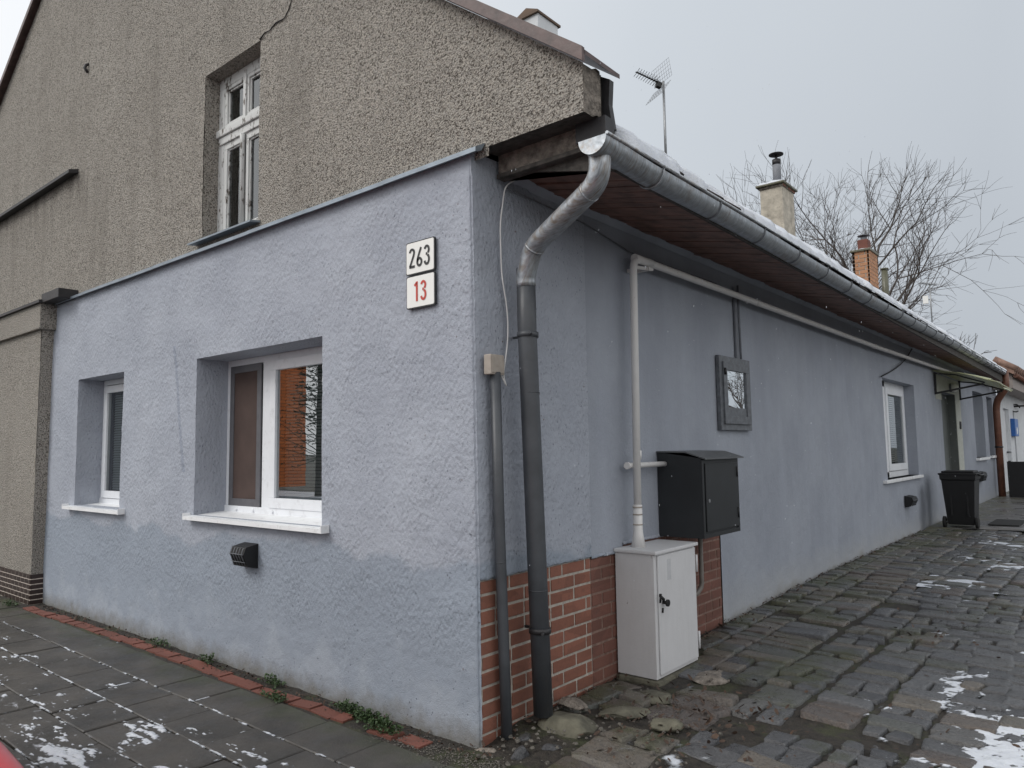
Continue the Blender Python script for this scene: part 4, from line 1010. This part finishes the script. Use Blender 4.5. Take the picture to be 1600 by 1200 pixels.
mb = MB().box((.0, 3.575, 2.416), (.022, 3.63, 3.10), .006); mb.tube([(.03, 3.645, 2.416), (.028, 3.64, 3.12)], .012, 8); mb.build('conduit', simple('grey_overpainted_conduit', (.17, .18, .205), .7, dirt=.3), t)

# canopy over the door
t = thing('door_canopy', 'yellowed translucent plastic canopy on dark brackets over the lane door', 'canopy', (.4, 14.3, 2.9))
for (ya) in (12.9, 15.55):
    mb = MB().box((.0, ya-.02, 2.53), (.035, ya+.02, 2.95)); mb.tube([(.02, ya, 2.55), (.80, ya, 2.68)], .018, 6, smooth=False); mb.tube([(.02, ya, 2.93), (.35, ya, 2.88), (.82, ya, 2.70)], .014, 6, smooth=False); mb.build('bracket', MT['darkmet'], t)
mb = MB(); nx, ny = 14, 10; vs = []
for j in range(ny+1):
    for i in range(nx+1):
        u, v = i/nx, j/ny; y = 12.72+3.05*v
        sag = .05*math.sin(v*math.pi*2.0)+.02*math.sin(v*19)
        vs.append((.01+(.90+.05*v)*u, y, 2.975-.25*u**1.6+sag*u-.02*v))
mb.add(vs, [(j*(nx+1)+i, j*(nx+1)+i+1, (j+1)*(nx+1)+i+1, (j+1)*(nx+1)+i) for j in range(ny) for i in range(nx)], True); o = mb.build('sheet', MT['yell'], t)
sm_ = o.modifiers.new('thick', 'SOLIDIFY'); sm_.thickness = .006
mb = MB().tube([(.90, 12.72, 2.735), (.93, 13.6, 2.75), (.95, 15.77, 2.70)], .012, 6); mb.build('front_rail', MT['yell'], t)
t = thing('wall_lamp', 'round wall lamp under the yellow canopy', 'lamp', (.06, 14.45, 2.72)); mb = MB().tube([(.0, 14.45, 2.74), (.05, 14.45, 2.74)], .09, 14); mb.build('base', MT['steelg'], t); mb = MB().tube([(.05, 14.45, 2.74), (.12, 14.45, 2.74), (.16, 14.45, 2.74)], [.11, .10, .03], 14); mb.build('shade', MT['enamel'], t)
mb = MB().box((.0, 15.30, 1.90), (.03, 15.42, 2.06), .006); mb.build('doorbell', MT['black'], loc=(0, 15.3, 1.9), label='small black doorbell beside the lane door', cat='doorbell')

# wheelie bin
t = thing('wheelie_bin', 'black wheelie bin with closed lid standing by the lane wall', 'bin', (.52, 11.9, .16)); BX, BY, BZ = .50, 11.75, .165
def ringb(z, hx, hy, cy): return [(BX-hx, BY+cy-hy, z), (BX+hx, BY+cy-hy, z), (BX+hx, BY+cy+hy, z), (BX-hx, BY+cy+hy, z)]
mb = MB(); rs = [ringb(BZ+.05, .19, .21, .02), ringb(BZ+.12, .20, .22, .02), ringb(BZ+.80, .245, .27, 0), ringb(BZ+.82, .262, .29, 0), ringb(BZ+.90, .268, .295, 0)]
mb.add([p for r_ in rs for p in r_], [(0, 3, 2, 1)]+[(j*4+i, j*4+(i+1) % 4, (j+1)*4+(i+1) % 4, (j+1)*4+i) for j in range(4) for i in range(4)]+[(16, 17, 18, 19)])
for sx_ in (-.12, .12): mb.box((BX+sx_-.015, BY-.245, BZ+.2), (BX+sx_+.015, BY-.20, BZ+.75), .004)
b = mb.build('body', MT['black'], t); mb = MB(); mb.box((BX-.285, BY-.31, BZ+.895), (BX+.285, BY+.30, BZ+.925), .01); mb.box((BX-.24, BY-.26, BZ+.925), (BX+.24, BY+.26, BZ+.962), .015)
mb.tube([(BX+.285, BY-.2, BZ+.90), (BX+.32, BY-.2, BZ+.89), (BX+.32, BY+.2, BZ+.89), (BX+.285, BY+.2, BZ+.90)], .014, 8); mb.build('lid', MT['black'], t)
for sx_ in (-.245, .235): MB().tube([(BX+sx_-.022, BY-.17, BZ+.09), (BX+sx_+.022, BY-.17, BZ+.09)], .095, 18).build('wheel', MT['rubber'], t)
MB().tube([(BX-.24, BY-.17, BZ+.09), (BX+.24, BY-.17, BZ+.09)], .014, 8).build('axle', MT['steel'], t)
mb = MB().box((.80, 12.2, .172), (1.25, 13.3, .19), .004); mb.build('doormat', MT['rubber'], loc=(1, 12.8, .17), label='dark rubber mat lying behind the wheelie bin', cat='mat')

# rusty-brown downpipe at the end of the house
t = thing('end_downpipe', 'brown painted downpipe at the far end of the long gutter', 'downpipe', (.13, 20.2, .17))
mb = MB().tube(arc([(.40, 20.0, 3.46), (.40, 20.0, 3.02), (.17, 20.15, 2.70), (.13, 20.2, 2.5), (.13, 20.2, .15)], 4, .1), .085, 14); mb.build('pipe', MT['rustpipe'], t)
MB().tube([(.13, 20.2, 1.5), (.13, 20.2, 1.46)], .10, 14).build('clamp', MT['darkmet'], t)

# antenna
t = thing('tv_antenna', 'grid reflector television antenna on a thin mast above the snowy roof', 'antenna', (-1, 4.27, 4.65)); ax_, ay = -1.0, 4.27
mb = MB().tube([(ax_, ay, 4.6), (ax_, ay, 5.74)], .015, 8); mb.build('mast', MT['steel'], t)
D = Vector((-.45, -.86, .22)).normalized(); Uv = Vector((0, 0, 1)); Sv = D.cross(Uv).normalized(); Un = Sv.cross(D).normalized(); O = Vector((ax_, ay, 5.70))+D*.03
mb = MB().tube([O, O+D*.34], .008, 6)
for k in range(9):
    c0 = O+D*(.07+k*.032); l_ = .075-.002*k; mb.tube([c0-Sv*l_-Un*.02, c0, c0+Sv*l_-Un*.02], .003, 4); mb.tube([c0-Sv*l_*.8+Un*.03, c0, c0+Sv*l_*.8+Un*.03], .003, 4)
mb.build('director_boom', MT['black'], t); MB().obox(O+D*.03-Un*.03, D*.03, Sv*.025, Un*.03).build('dipole_box', MT['black'], t)
for sg in (1, -1):
    mb = MB(); A = O-D*.02+Un*.03*sg; e2 = (Un*sg*1.0+D*.42).normalized()
    for i in range(9): mb.tube([A+Sv*(-.17+.0425*i), A+Sv*(-.17+.0425*i)+e2*.20], .0017, 3)
    for i in range(6): mb.tube([A-Sv*.17+e2*.04*i, A+Sv*.17+e2*.04*i], .0017, 3)
    mb.build('reflector_grid', MT['steel'], t)
t = thing('distant_aerial', 'small distant aerial on a thin pole in front of the bare tree', 'antenna', (-.85, 18, 4.6)); mb = MB().tube([(-.85, 18, 4.4), (-.85, 18, 5.68)], .018, 6); mb.build('mast', MT['steel'], t)
mb = MB(); mb.tube([(-1.0, 17.8, 5.66), (-.72, 18.15, 5.62)], .014, 5)
for k in range(6): q = Vector((-1.0, 17.8, 5.66)).lerp(Vector((-.72, 18.15, 5.62)), k/5); mb.tube([q-Vector((.10, -.08, 0)), q+Vector((.10, -.08, 0))], .007, 4)
mb.build('elements', MT['steel'], t); MB().box((-1.02, 17.97, 5.15), (-.9, 18.03, 5.35)).build('amplifier_box', MT['enamel'], t)
mb = MB().tube([(-2.32, 20, 5.3), (-2.32, 20, 6.62)], [.10, .085], 10); mb.tube([(-2.32, 20, 6.62), (-2.32, 20, 6.66)], [.11, .11], 10); mb.build('flue_pipe', MT['conc'], loc=(-2.32, 20, 5.3), label='plain grey concrete flue right of the orange brick chimney', cat='flue')

# ================================================================== neighbours
nb = thing('neighbour_house', 'grey pebbledash house at the left edge with dark tiled plinth', 'house', (-9, 0, 0))
mb = MB(); X = rng(-14, -6.52, .15); Z = rng(.31, 3.02, .15)
mb.add([(x, -.12-.004*fbm(x*3, z*3), z) for z in Z for x in X], [(j*len(X)+i, j*len(X)+i+1, (j+1)*len(X)+i+1, (j+1)*len(X)+i) for j in range(len(Z)-1) for i in range(len(X)-1)], True)
mb.add([(-6.52, -.12, .3), (-6.52, .05, .3), (-6.50, .05, 3.35), (-6.50, -.12, 3.35)], [(0, 1, 2, 3)]); mb.box((-14, -.165, 3.02), (-6.44, .02, 3.31), .012); mb.build('wall', MT['pebble'], nb)
MB().prism([(-14, .02, 3.365), (-14, -.20, 3.335), (-14, -.20, 3.305), (-14, -.185, 3.305), (-14, .02, 3.325)], (7.62, 0, 0)).build('cornice_flashing', MT['darkmet'], nb)
mb = MB().box((-14, -.126, -.2), (-6.508, .02, .31)); p = mb.build('plinth', MT['lightmortar'], nb)
mb = MB(); z = -.06; r_ = 0
while z < .29:
    x = -14+(.06 if r_ % 2 else 0)
    while x < -6.53:
        L = .108; mb.box((x, -.130, z), (min(x+L, -6.512), -.10, z+.046), .001); x += L+.017
    mb.box((-6.54, -.126, z), (-6.506, .0, z+.045), .002)
    z += .055; r_ += 1
mb.build('plinth_tiles', MT['clinker'], p)
# house beyond, along the lane
nh = thing('white_neighbour_house', 'white rendered house farther up the lane beyond the brown downpipe', 'house', (0, 30, 0))
mb = MB(); wall(mb, rng(21.55, 40, .6), rng(0, 3.2, .4), [(22.6, 23.9, .12, 2.6), (24.9, 25.3, .3, 2.6)], lambda u, z, d: (.02-d, u, z), [.12, .03]); mb.build('wall', MT['plwhite'], nh)
mb = MB().box((-.10, 22.6, .15), (-.08, 23.9, 2.6)); mb.box((-.08, 22.85, 1.3), (-.06, 23.0, 2.45)); d = mb.build('door', MT['plwhite'], nh); MB().tube([(-.08, 23.7, 1.3), (.02, 23.7, 1.3), (.02, 23.5, 1.3)], .03, 8).build('handle', MT['steel'], d)
MB().box((-.075, 22.9, 1.35), (-.055, 23.08, 2.4)).build('door_glass', MT['steelg'], d)
MB().box((-.012, 24.9, .3), (-.008, 25.3, 2.6)).build('grey_panel', MT['steelg'], nh)
mb = MB(); mb.prism([(.55, 20.6, 3.5), (.55, 40, 3.4), (-6, 40, 7.4), (-6, 20.6, 7.4)], (0, 0, -.1))
y = 20.7
while y < 32: mb.tube([(.60, y, 3.53), (.1, y, 3.85)], .10, 8); y += .42
mb.build('roof', MT['tile2'], nh)
mb = MB().box((.02, 20.8, 3.05), (.48, 40, 3.42)); mb.build('eave_board', simple('pale_eave_board', (.33, .29, .27), .7), nh)
mb = MB().tube([(.56, 20.7, 3.38), (.56, 40, 3.30)], .06, 8); mb.build('gutter', MT['rustpipe'], nh)
t = thing('mailbox', 'blue letter box on the white house wall', 'mailbox', (.05, 24.6, 1.8)); mb = MB().box((.02, 24.1, 1.78), (.14, 24.95, 2.32), .02); mb.build('body', MT['bluep'], t); MB().box((.14, 24.4, 1.85), (.145, 24.65, 2.05)).build('notice', MT['enamel'], t)
t = thing('hanging_lantern', 'black wrought iron bracket with hanging lamp chain on the white wall', 'lantern', (.1, 26, 2.7)); mb = MB().tube([(.03, 25.3, 2.74), (.4, 26.2, 2.78), (.42, 26.6, 2.76)], .03, 6); mb.tube(ell_ if False else [(.06+.12*math.cos(a), 25.3, 2.68+.12*math.sin(a)) for a in [i*.6 for i in range(10)]], .02, 5); mb.build('bracket', MT['black'], t)
mb = MB().tube([(.35, 26.2, 2.75), (.35, 26.2, 2.5)], .02, 5); mb.tube([(.35, 26.2, 2.5), (.35, 26.2, 2.38), (.35, 26.2, 2.3)], [.09, .1, .04], 8); mb.tube([(.35, 26.2, 2.3), (.35, 26.2, 1.75)], .012, 4); mb.tube([(.35, 26.2, 1.75), (.35, 26.2, 1.66)], [.02, .07], 6); mb.build('lamp', MT['dframe'], t)
t = thing('low_black_fence', 'low black solid panel fence across the lane end', 'fence', (1.3, 20.3, .17))
mb = MB().box((.30, 20.0, .18), (2.6, 20.05, 1.10), .008); mb.build('panel', MT['black'], t)
for xx in (.32, 1.2, 2.1): MB().box((xx, 20.05, .16), (xx+.06, 20.11, 1.12), .004).build('post', MT['black'], t)

# ================================================================== trees
def tree(name, base, h, lab, seed, n_trunk=1, spread=1.0, levels=6, r0=.2, group=None, lo=.25, dirbias=(0, 0, 0)):
    rnd = random.Random(seed); t = thing(name, lab, 'tree', base, group); tr, cr = MB(), MB(); cnt = [0]
    def grow(p, d, L, r_, lv):
        if cnt[0] > 9000: return
        cnt[0] += 1; k = 4 if lv > 2 else 3; pts = [p]; rr = [r_]; q = p; dd = d.copy()
        for i in range(k):
            dd = (dd+Vector((rnd.gauss(0, 1), rnd.gauss(0, 1), rnd.gauss(0, 1)+(.35 if lv > 1 else .15)))*.13+Vector(dirbias)*.04).normalized(); q = q+dd*L/k; pts.append(q); rr.append(r_*(1-.38*(i+1)/k))
        (tr if lv == levels else cr).tube(pts, rr, 8 if lv > 4 else (5 if lv > 2 else 3), cap=False)
        if lv == 0: return
        nk = 3 if lv > 1 else rnd.choice((2, 3))
        for c_ in range(nk):
            a = rnd.uniform(.35, .85)*spread if c_ else rnd.uniform(.05, .3)
            ax = dd.orthogonal().normalized(); ax.rotate(Matrix.Rotation(rnd.uniform(0, 6.28), 3, dd)); nd = dd.copy(); nd.rotate(Matrix.Rotation(a, 3, ax))
            grow(q, nd, L*rnd.uniform(.62, .86), max(r_*.62*(.75 if c_ else 1), .006), lv-1)
        if lv < levels:
            for c_ in range(2):
                i = rnd.choice(range(1, k)); ax = dd.orthogonal().normalized(); ax.rotate(Matrix.Rotation(rnd.uniform(0, 6.28), 3, dd)); nd = dd.copy(); nd.rotate(Matrix.Rotation(rnd.uniform(.5, 1.0), 3, ax))
                if lv >= 2: grow(pts[i], nd, L*rnd.uniform(.45, .65), max(rr[i]*.45, .006), lv-2)
    b = Vector(base)
    grow(b, Vector((0, 0, 1)), h*lo, r0, levels)
    tr.build('trunk', MT['bark'], t); cr.build('crown', MT['bark'], t); return t
tree('bare_tree', (-3.8, 26.5, 0), 10.8, 'large leafless tree rising behind the snowy roof and chimneys', 11, levels=6, r0=.24, spread=1.12, lo=.32)
tree('bare_tree', (-7.0, 27.5, 0), 10.6, 'smaller leafless tree to the left behind the cream chimney', 23, levels=6, r0=.14, spread=.9, lo=.34)
tree('bare_tree', (-3.1, 29.0, 0), 8.2, 'low spreading leafless tree at the right behind the distant aerial', 31, levels=5, r0=.16, spread=1.2, lo=.24, dirbias=(.5, 0, 0))

# ---- across the lane and street, seen in the panes
tree('street_tree', (8.6, 23.5, 0), 8, 'leafless tree across the lane mirrored in the electric cupboard glass', 5, levels=6, r0=.13, lo=.2)
ga = thing('garage', 'low grey garage across the lane mirrored in the cupboard glass', 'garage', (9.5, 20, 0)); MB().box((8, 17, -.2), (11.5, 22, 2.9)).build('wall', MT['steelg'], ga); MB().prism([(7.8, 16.8, 2.9), (11.7, 16.8, 2.9), (9.7, 16.8, 3.7)], (0, 5.4, 0)).build('roof', MT['tile'], ga); MB().box((7.97, 18, 0), (8.0, 21, 2.2)).build('door', MT['doorp'], ga)
bb = thing('brick_building', 'orange brick building across the street mirrored in the large window', 'building', (-32, -18, 0))
mb = MB().box((-54, -19, -.1), (-30, -14.2, 8.5)); mb.build('wall', MT['bigbrick'], bb)
for x in (-52, -48, -44, -40, -36, -32):
    for z in (1.0, 4.6): MB().box((x, -14.21, z), (x+1.2, -14.17, z+1.7)).build('window', MT['dark'], bb)
mb = MB().prism([(-54.4, -19.4, 8.5), (-54.4, -13.8, 8.5), (-54.4, -16.6, 11)], (24.8, 0, 0)); mb.build('roof', MT['tile'], bb)
t = thing('conifer', 'dark conifer across the street beside the orange brick building', 'tree', (-19.9, -12.6, 0)); MB().tube([(-19.9, -12.6, -.1), (-19.9, -12.6, 8)], [.16, .02], 8).build('trunk', MT['bark'], t)
mb = MB(); rnd = random.Random(4)
for k in range(200):
    z = 1.4+6.6*rnd.random()**1.2; a = rnd.uniform(0, 6.28); R0 = (8.2-z)*.27*rnd.uniform(.5, 1.1)
    p = Vector((-19.9, -12.6, z)); d = Vector((math.cos(a), math.sin(a), rnd.uniform(-.25, .75))); q = p+d*R0
    mb.tube([p, q], [.02, .006], 3, cap=False)
    for j in range(9):
        c_ = p.lerp(q, .3+.7*j/8); s = Vector((rnd.gauss(0, 1), rnd.gauss(0, 1), rnd.gauss(0, .5)))*.10; mb.add([c_, c_+s, c_+s*.9+Vector((.03, .02, .05))], [(0, 1, 2)])
mb.build('crown', MT['needles'], t)

# ================================================================== red car beside the camera
car = thing('parked_car', 'red car parked by the kerb at the bottom left corner', 'car', (-.95, -3.2, -.0))
# loft: stations along x (front at +), half-section profile points (y offset from centre, z)
CY = -3.2
ST = [(1.02, .62, .30, .56, .0), (1.0, .74, .24, .68, .0), (.86, .83, .22, .83, .0), (.55, .86, .20, .895, .0), (.0, .865, .20, .93, .0), (-.25, .87, .20, .96, .0), (-.85, .87, .20, .985, .40), (-1.5, .87, .20, .99, .47), (-2.2, .87, .20, .985, .45), (-2.7, .85, .22, .97, .30), (-3.0, .80, .24, .92, .02), (-3.08, .70, .34, .80, .0)]
mb = MB(); prof = lambda w, lo, hi: [(w*.9, lo), (w, lo+.14), (w*1.0, lo+.35), (w*.985, hi-.10), (w*.95, hi-.03), (w*.86, hi), (w*.5, hi+.022), (0, hi+.03)]
rings = []
for (x, w, lo, hi, cab) in ST:
    p = prof(w, lo, hi); full = [(y, z) for y, z in p]+[(-y, z) for y, z in p[::-1][1:]]; rings.append([(x+.25, CY+y, z) for y, z in full])
k = len(rings[0]); mb.add([q for r_ in rings for q in r_], [(j*k+i, (j+1)*k+i, (j+1)*k+i+1, j*k+i+1) for j in range(len(rings)-1) for i in range(k-1)]+[tuple(range(k)), tuple(range((len(rings)-1)*k, len(rings)*k))[::-1]], True)
b = mb.build('body', MT['red'], car); ss = b.modifiers.new('s', 'SUBSURF'); ss.levels = 1; ss.render_levels = 2
mb = MB(); cs = [(-.15, .80, .0), (-.85, .66, .42), (-1.5, .64, .47), (-2.2, .62, .45), (-2.85, .70, .02)]
vs = []
cs = [(x+.25, w, h) for x, w, h in cs]
for (x, w, h) in cs: vs += [(x, CY+.80, .95), (x, CY+w, .97+h), (x, CY-w, .97+h), (x, CY-.80, .95)]
mb.add(vs, [(j*4+i, (j+1)*4+i, (j+1)*4+i+1, j*4+i+1) for j in range(4) for i in range(3)], False); mb.build('cabin_glass', simple('dark_car_glass', (.015, .017, .02), .08), car)
mb = MB()
for (x, w, h), (x2, w2, h2) in zip(cs[1:-1], cs[2:-1]): mb.add([(x, CY+w, .975+h), (x2, CY+w2, .975+h2), (x2, CY-w2, .975+h2), (x, CY-w, .975+h), (x, CY, 1.0+h), (x2, CY, 1.0+h2)], [(0, 1, 5, 4), (4, 5, 2, 3)], True)
mb.build('roof_panel', MT['red'], car)
for x in (.55, -2.0):
    for s in (.80, -.80):
        w_ = MB().tube([(x, CY+s-.1, .22), (x, CY+s+.1, .22)], .315, 24).build('wheel', MT['rubber'], car); MB().tube([(x, CY+s-.105, .22), (x, CY+s+.105, .22)], .19, 16).build('rim', MT['steel'], w_)
for s in (.58, -.58): MB().tube([(1.15, CY+s, .64), (1.25, CY+s*.98, .63)], [.11, .09], 14).build('headlight', MT['enamel'], car)
MB().box((1.25, CY-.35, .36), (1.28, CY+.35, .50), .01).build('grille', MT['black'], car)

# ================================================================== rocks, weeds, litter, snowflakes
def rock(x, y, z, sx_, sy, sz, seed, lab, m='rockm', rot=0):
    import bmesh
    bm = bmesh.new(); bmesh.ops.create_icosphere(bm, subdivisions=4, radius=1); rnd = random.Random(seed)
    pl_ = [(Vector((rnd.gauss(0, 1), rnd.gauss(0, 1), rnd.gauss(.3, .8))).normalized(), rnd.uniform(.62, .88)) for _ in range(11)]
    for v in bm.verts:
        for nv, dd_ in pl_:
            e_ = v.co.dot(nv)-dd_
            if e_ > 0: v.co -= nv*e_*.94
        v.co *= 1+.05*fbm(v.co.x*2+seed, v.co.y*2, v.co.z*2)+.02*fbm(v.co.x*8+seed, v.co.y*8, v.co.z*8)
        c_, s_ = math.cos(rot), math.sin(rot); a, b_ = v.co.x*sx_, v.co.y*sy; v.co = Vector((c_*a-s_*b_, s_*a+c_*b_, v.co.z*sz))
    bm.verts.index_update(); mb = MB().add([(v.co.x+x, v.co.y+y, v.co.z+z) for v in bm.verts], [[v.index for v in f.verts] for f in bm.faces], True); bm.free()
    return mb.build('rock', MT[m], loc=(x, y, z), label=lab, cat='stone', group='loose stones at the house corner')
rock(.27, .44, .04, .20, .17, .075, 3, 'mossy concrete lump at the foot of the dark downpipe')
rock(.13, .22, .0, .07, .06, .05, 5, 'small dark stone between conduit and downpipe feet', 'cobble')
rock(.33, .20, .015, .06, .035, .03, 8, 'flat grey stone just in front of the mossy lump', 'cobble', .6)
rock(.22, .06, .0, .055, .045, .05, 9, 'upright dark stone chip near the conduit foot', 'cobble', .9)
rock(.10, .70, .07, .11, .07, .035, 12, 'flat pale slab pressed against the brick plinth', 'wornmortar', .2)
rock(.42, .78, .06, .16, .08, .03, 14, 'long flat brown flagstone before the cabinet', 'rockm', .9)
rock(.40, 1.15, .05, .15, .12, .028, 17, 'cracked pale stone just left of the white cabinet foot', 'rockm', .3)
rock(.70, .75, .065, .10, .08, .035, 21, 'rounded brown stone in the broken paving', 'rockm', .5)
rock(.52, 1.72, .055, .13, .17, .035, 25, 'crumbled pale concrete patch at the front of the cabinet', 'wornmortar', .1)
rock(.03, .0, -.045, .10, .05, .07, 27, 'pale footing stone under the wall corner', 'wornmortar', .2)
def weed(x, y, r_, n_, seed, lab):
    rnd = random.Random(seed); t = thing('weed', lab, 'plant', (x, y, 0), 'weeds along the street wall'); mb, st = MB(), MB()
    for k in range(n_):
        a = rnd.uniform(0, 6.28); q = rnd.random()**.6*r_; h_ = rnd.uniform(.012, .07)*(1-q/r_*.5); c_ = Vector((x+q*math.cos(a)*1.5, y+q*math.sin(a)*.6, h_)); st.tube([(x+(c_.x-x)*.3, y+(c_.y-y)*.3, 0), c_], .0012, 3, cap=False)
        for j in range(5):
            d = Vector((rnd.gauss(0, 1), rnd.gauss(0, 1), rnd.gauss(.2, .6))).normalized()*rnd.uniform(.010, .022); s = d.cross(Vector((rnd.gauss(0, 1), rnd.gauss(0, 1), 1))).normalized()*d.length*.45; o_ = c_+Vector((rnd.gauss(0, .008), rnd.gauss(0, .008), rnd.gauss(0, .006)))
            mb.add([o_, o_+d*.35+s, o_+d*.75+s*.7, o_+d, o_+d*.75-s*.7, o_+d*.35-s], [(0, 1, 2, 3, 4, 5)])
    mb.build('leaves', MT['leaf'], t); st.build('stems', MT['leaf'], t)
for i, (x, y, r_, n_, lb) in enumerate([(-.62, -.16, .10, 70, 'bushiest green weed clump at the near end of the red edging'), (-.80, -.10, .10, 60, 'low weed clump second from the near end of the edging'), (-1.05, -.08, .10, 45, 'sparse weed hugging the wall below the worn plaster'), (-1.6, -.24, .10, 34, 'flat weed spilling over the edging onto the slabs'), (-1.9, -.06, .09, 26, 'small weed tuft midway along the blue wall'), (-2.8, -.07, .10, 22, 'tiny weed tuft under the black vent'), (-3.6, -.06, .12, 22, 'tiny weed tuft left of the big window'), (-6.6, -.28, .10, 24, 'dry weed tuft at the dark tiled plinth corner')]): weed(x, y, r_, n_, i+40, lb)
mb = MB(); rnd = random.Random(99)
def litter(x, y, z, s, tl=.5):
    a = rnd.uniform(0, 6.28); u = Vector((math.cos(a), math.sin(a), rnd.gauss(0, tl)))*s; v = Vector((-math.sin(a), math.cos(a), rnd.gauss(0, tl)))*s*rnd.uniform(.35, .6); o_ = Vector((x, y, z))
    mb.add([o_-u, o_-u*.3+v, o_+u*.5+v*.8, o_+u, o_+u*.4-v*.8, o_-u*.4-v], [(0, 1, 2, 3, 4, 5)])
for k in range(520):
    y = rnd.uniform(.0, 11)**1.0; x = abs(rnd.gauss(.03, .05))+.01; litter(x, y, gz(x, y)+rnd.uniform(-.005, .012), rnd.uniform(.006, .020))
for k in range(520):
    x, y = rnd.uniform(.2, 2.6), rnd.uniform(0, 6)
    if fbm(x*1.6, y*1.6, 4) > .08: litter(x, y, gz(x, y)+rnd.uniform(.0, .010), rnd.uniform(.006, .022))
for k in range(900):
    x = rnd.uniform(-6.3, .1); litter(x, -.085+rnd.gauss(0, .045), rnd.uniform(-.004, .012), rnd.uniform(.004, .014))
for k in range(260): litter(rnd.gauss(.75, .25), rnd.gauss(.95, .35), .075+rnd.uniform(-.01, .012), rnd.uniform(.006, .026))
mb.build('leaf_litter', MT['litter'], kind='stuff', label='brown fallen leaves and twigs along the wall foot and in the paving joints')
mb = MB()
for k in range(900):
    x = rnd.uniform(-.62, .25); y = -.16+rnd.gauss(0, .06)+.05*x; s = rnd.uniform(.002, .007); o_ = Vector((x, y, -.006+s*.4)); mb.add([o_+Vector(v)*s for v in ((1, 0, 0), (0, 1, 0), (-1, 0, 0), (0, -1, 0), (0, 0, .8), (0, 0, -.8))], [(0, 1, 4), (1, 2, 4), (2, 3, 4), (3, 0, 4)])
for k in range(300):
    x, y = abs(rnd.gauss(.35, .35))+.02, rnd.gauss(.5, .5)
    if y > 1.35 or y < -.1: continue
    s = rnd.uniform(.004, .016); o_ = Vector((x, y, gz(x, y)-.012+s*.3)); q_ = [Vector((math.cos(a)*s*rnd.uniform(.7, 1.2), math.sin(a)*s*rnd.uniform(.7, 1.2), rnd.uniform(-.2, .2)*s)) for a in (0, 1.2, 2.5, 3.8, 5.1)]
    mb.add([o_+v for v in q_]+[o_+v*.6+Vector((0, 0, s*.6)) for v in q_], [(i, (i+1) % 5, 5+(i+1) % 5, 5+i) for i in range(5)]+[(5, 6, 7, 8, 9)])
mb.build('gravel', simple('gravel_chips', (.10, .092, .08), .9, var=.7, sc=60), kind='stuff', label='fine pale gravel spilled at the foot of the wall corner')
mb = MB()
for k in range(420):
    o_ = Vector((rnd.uniform(.15, 1.6), rnd.uniform(-.3, 9), rnd.uniform(.8, 4.2)))
    if (o_-CAM).length < 3.4: continue
    s = rnd.uniform(.0012, .0022); f_ = Vector((.10, .05, 1))*s*rnd.uniform(1.5, 4)
    mb.add([o_+Vector((s, 0, 0)), o_+Vector((0, s, 0)), o_-Vector((s, 0, 0)), o_-Vector((0, s, 0)), o_+f_, o_-f_], [(0, 1, 4), (1, 2, 4), (2, 3, 4), (3, 0, 4), (1, 0, 5), (2, 1, 5), (3, 2, 5), (0, 3, 5)])
mb.build('falling_snow', MT['snow'], kind='stuff', label='sparse falling snowflakes in the air before the lane wall')
for o in bpy.data.objects:
    if '_o' in o: del o['_o']
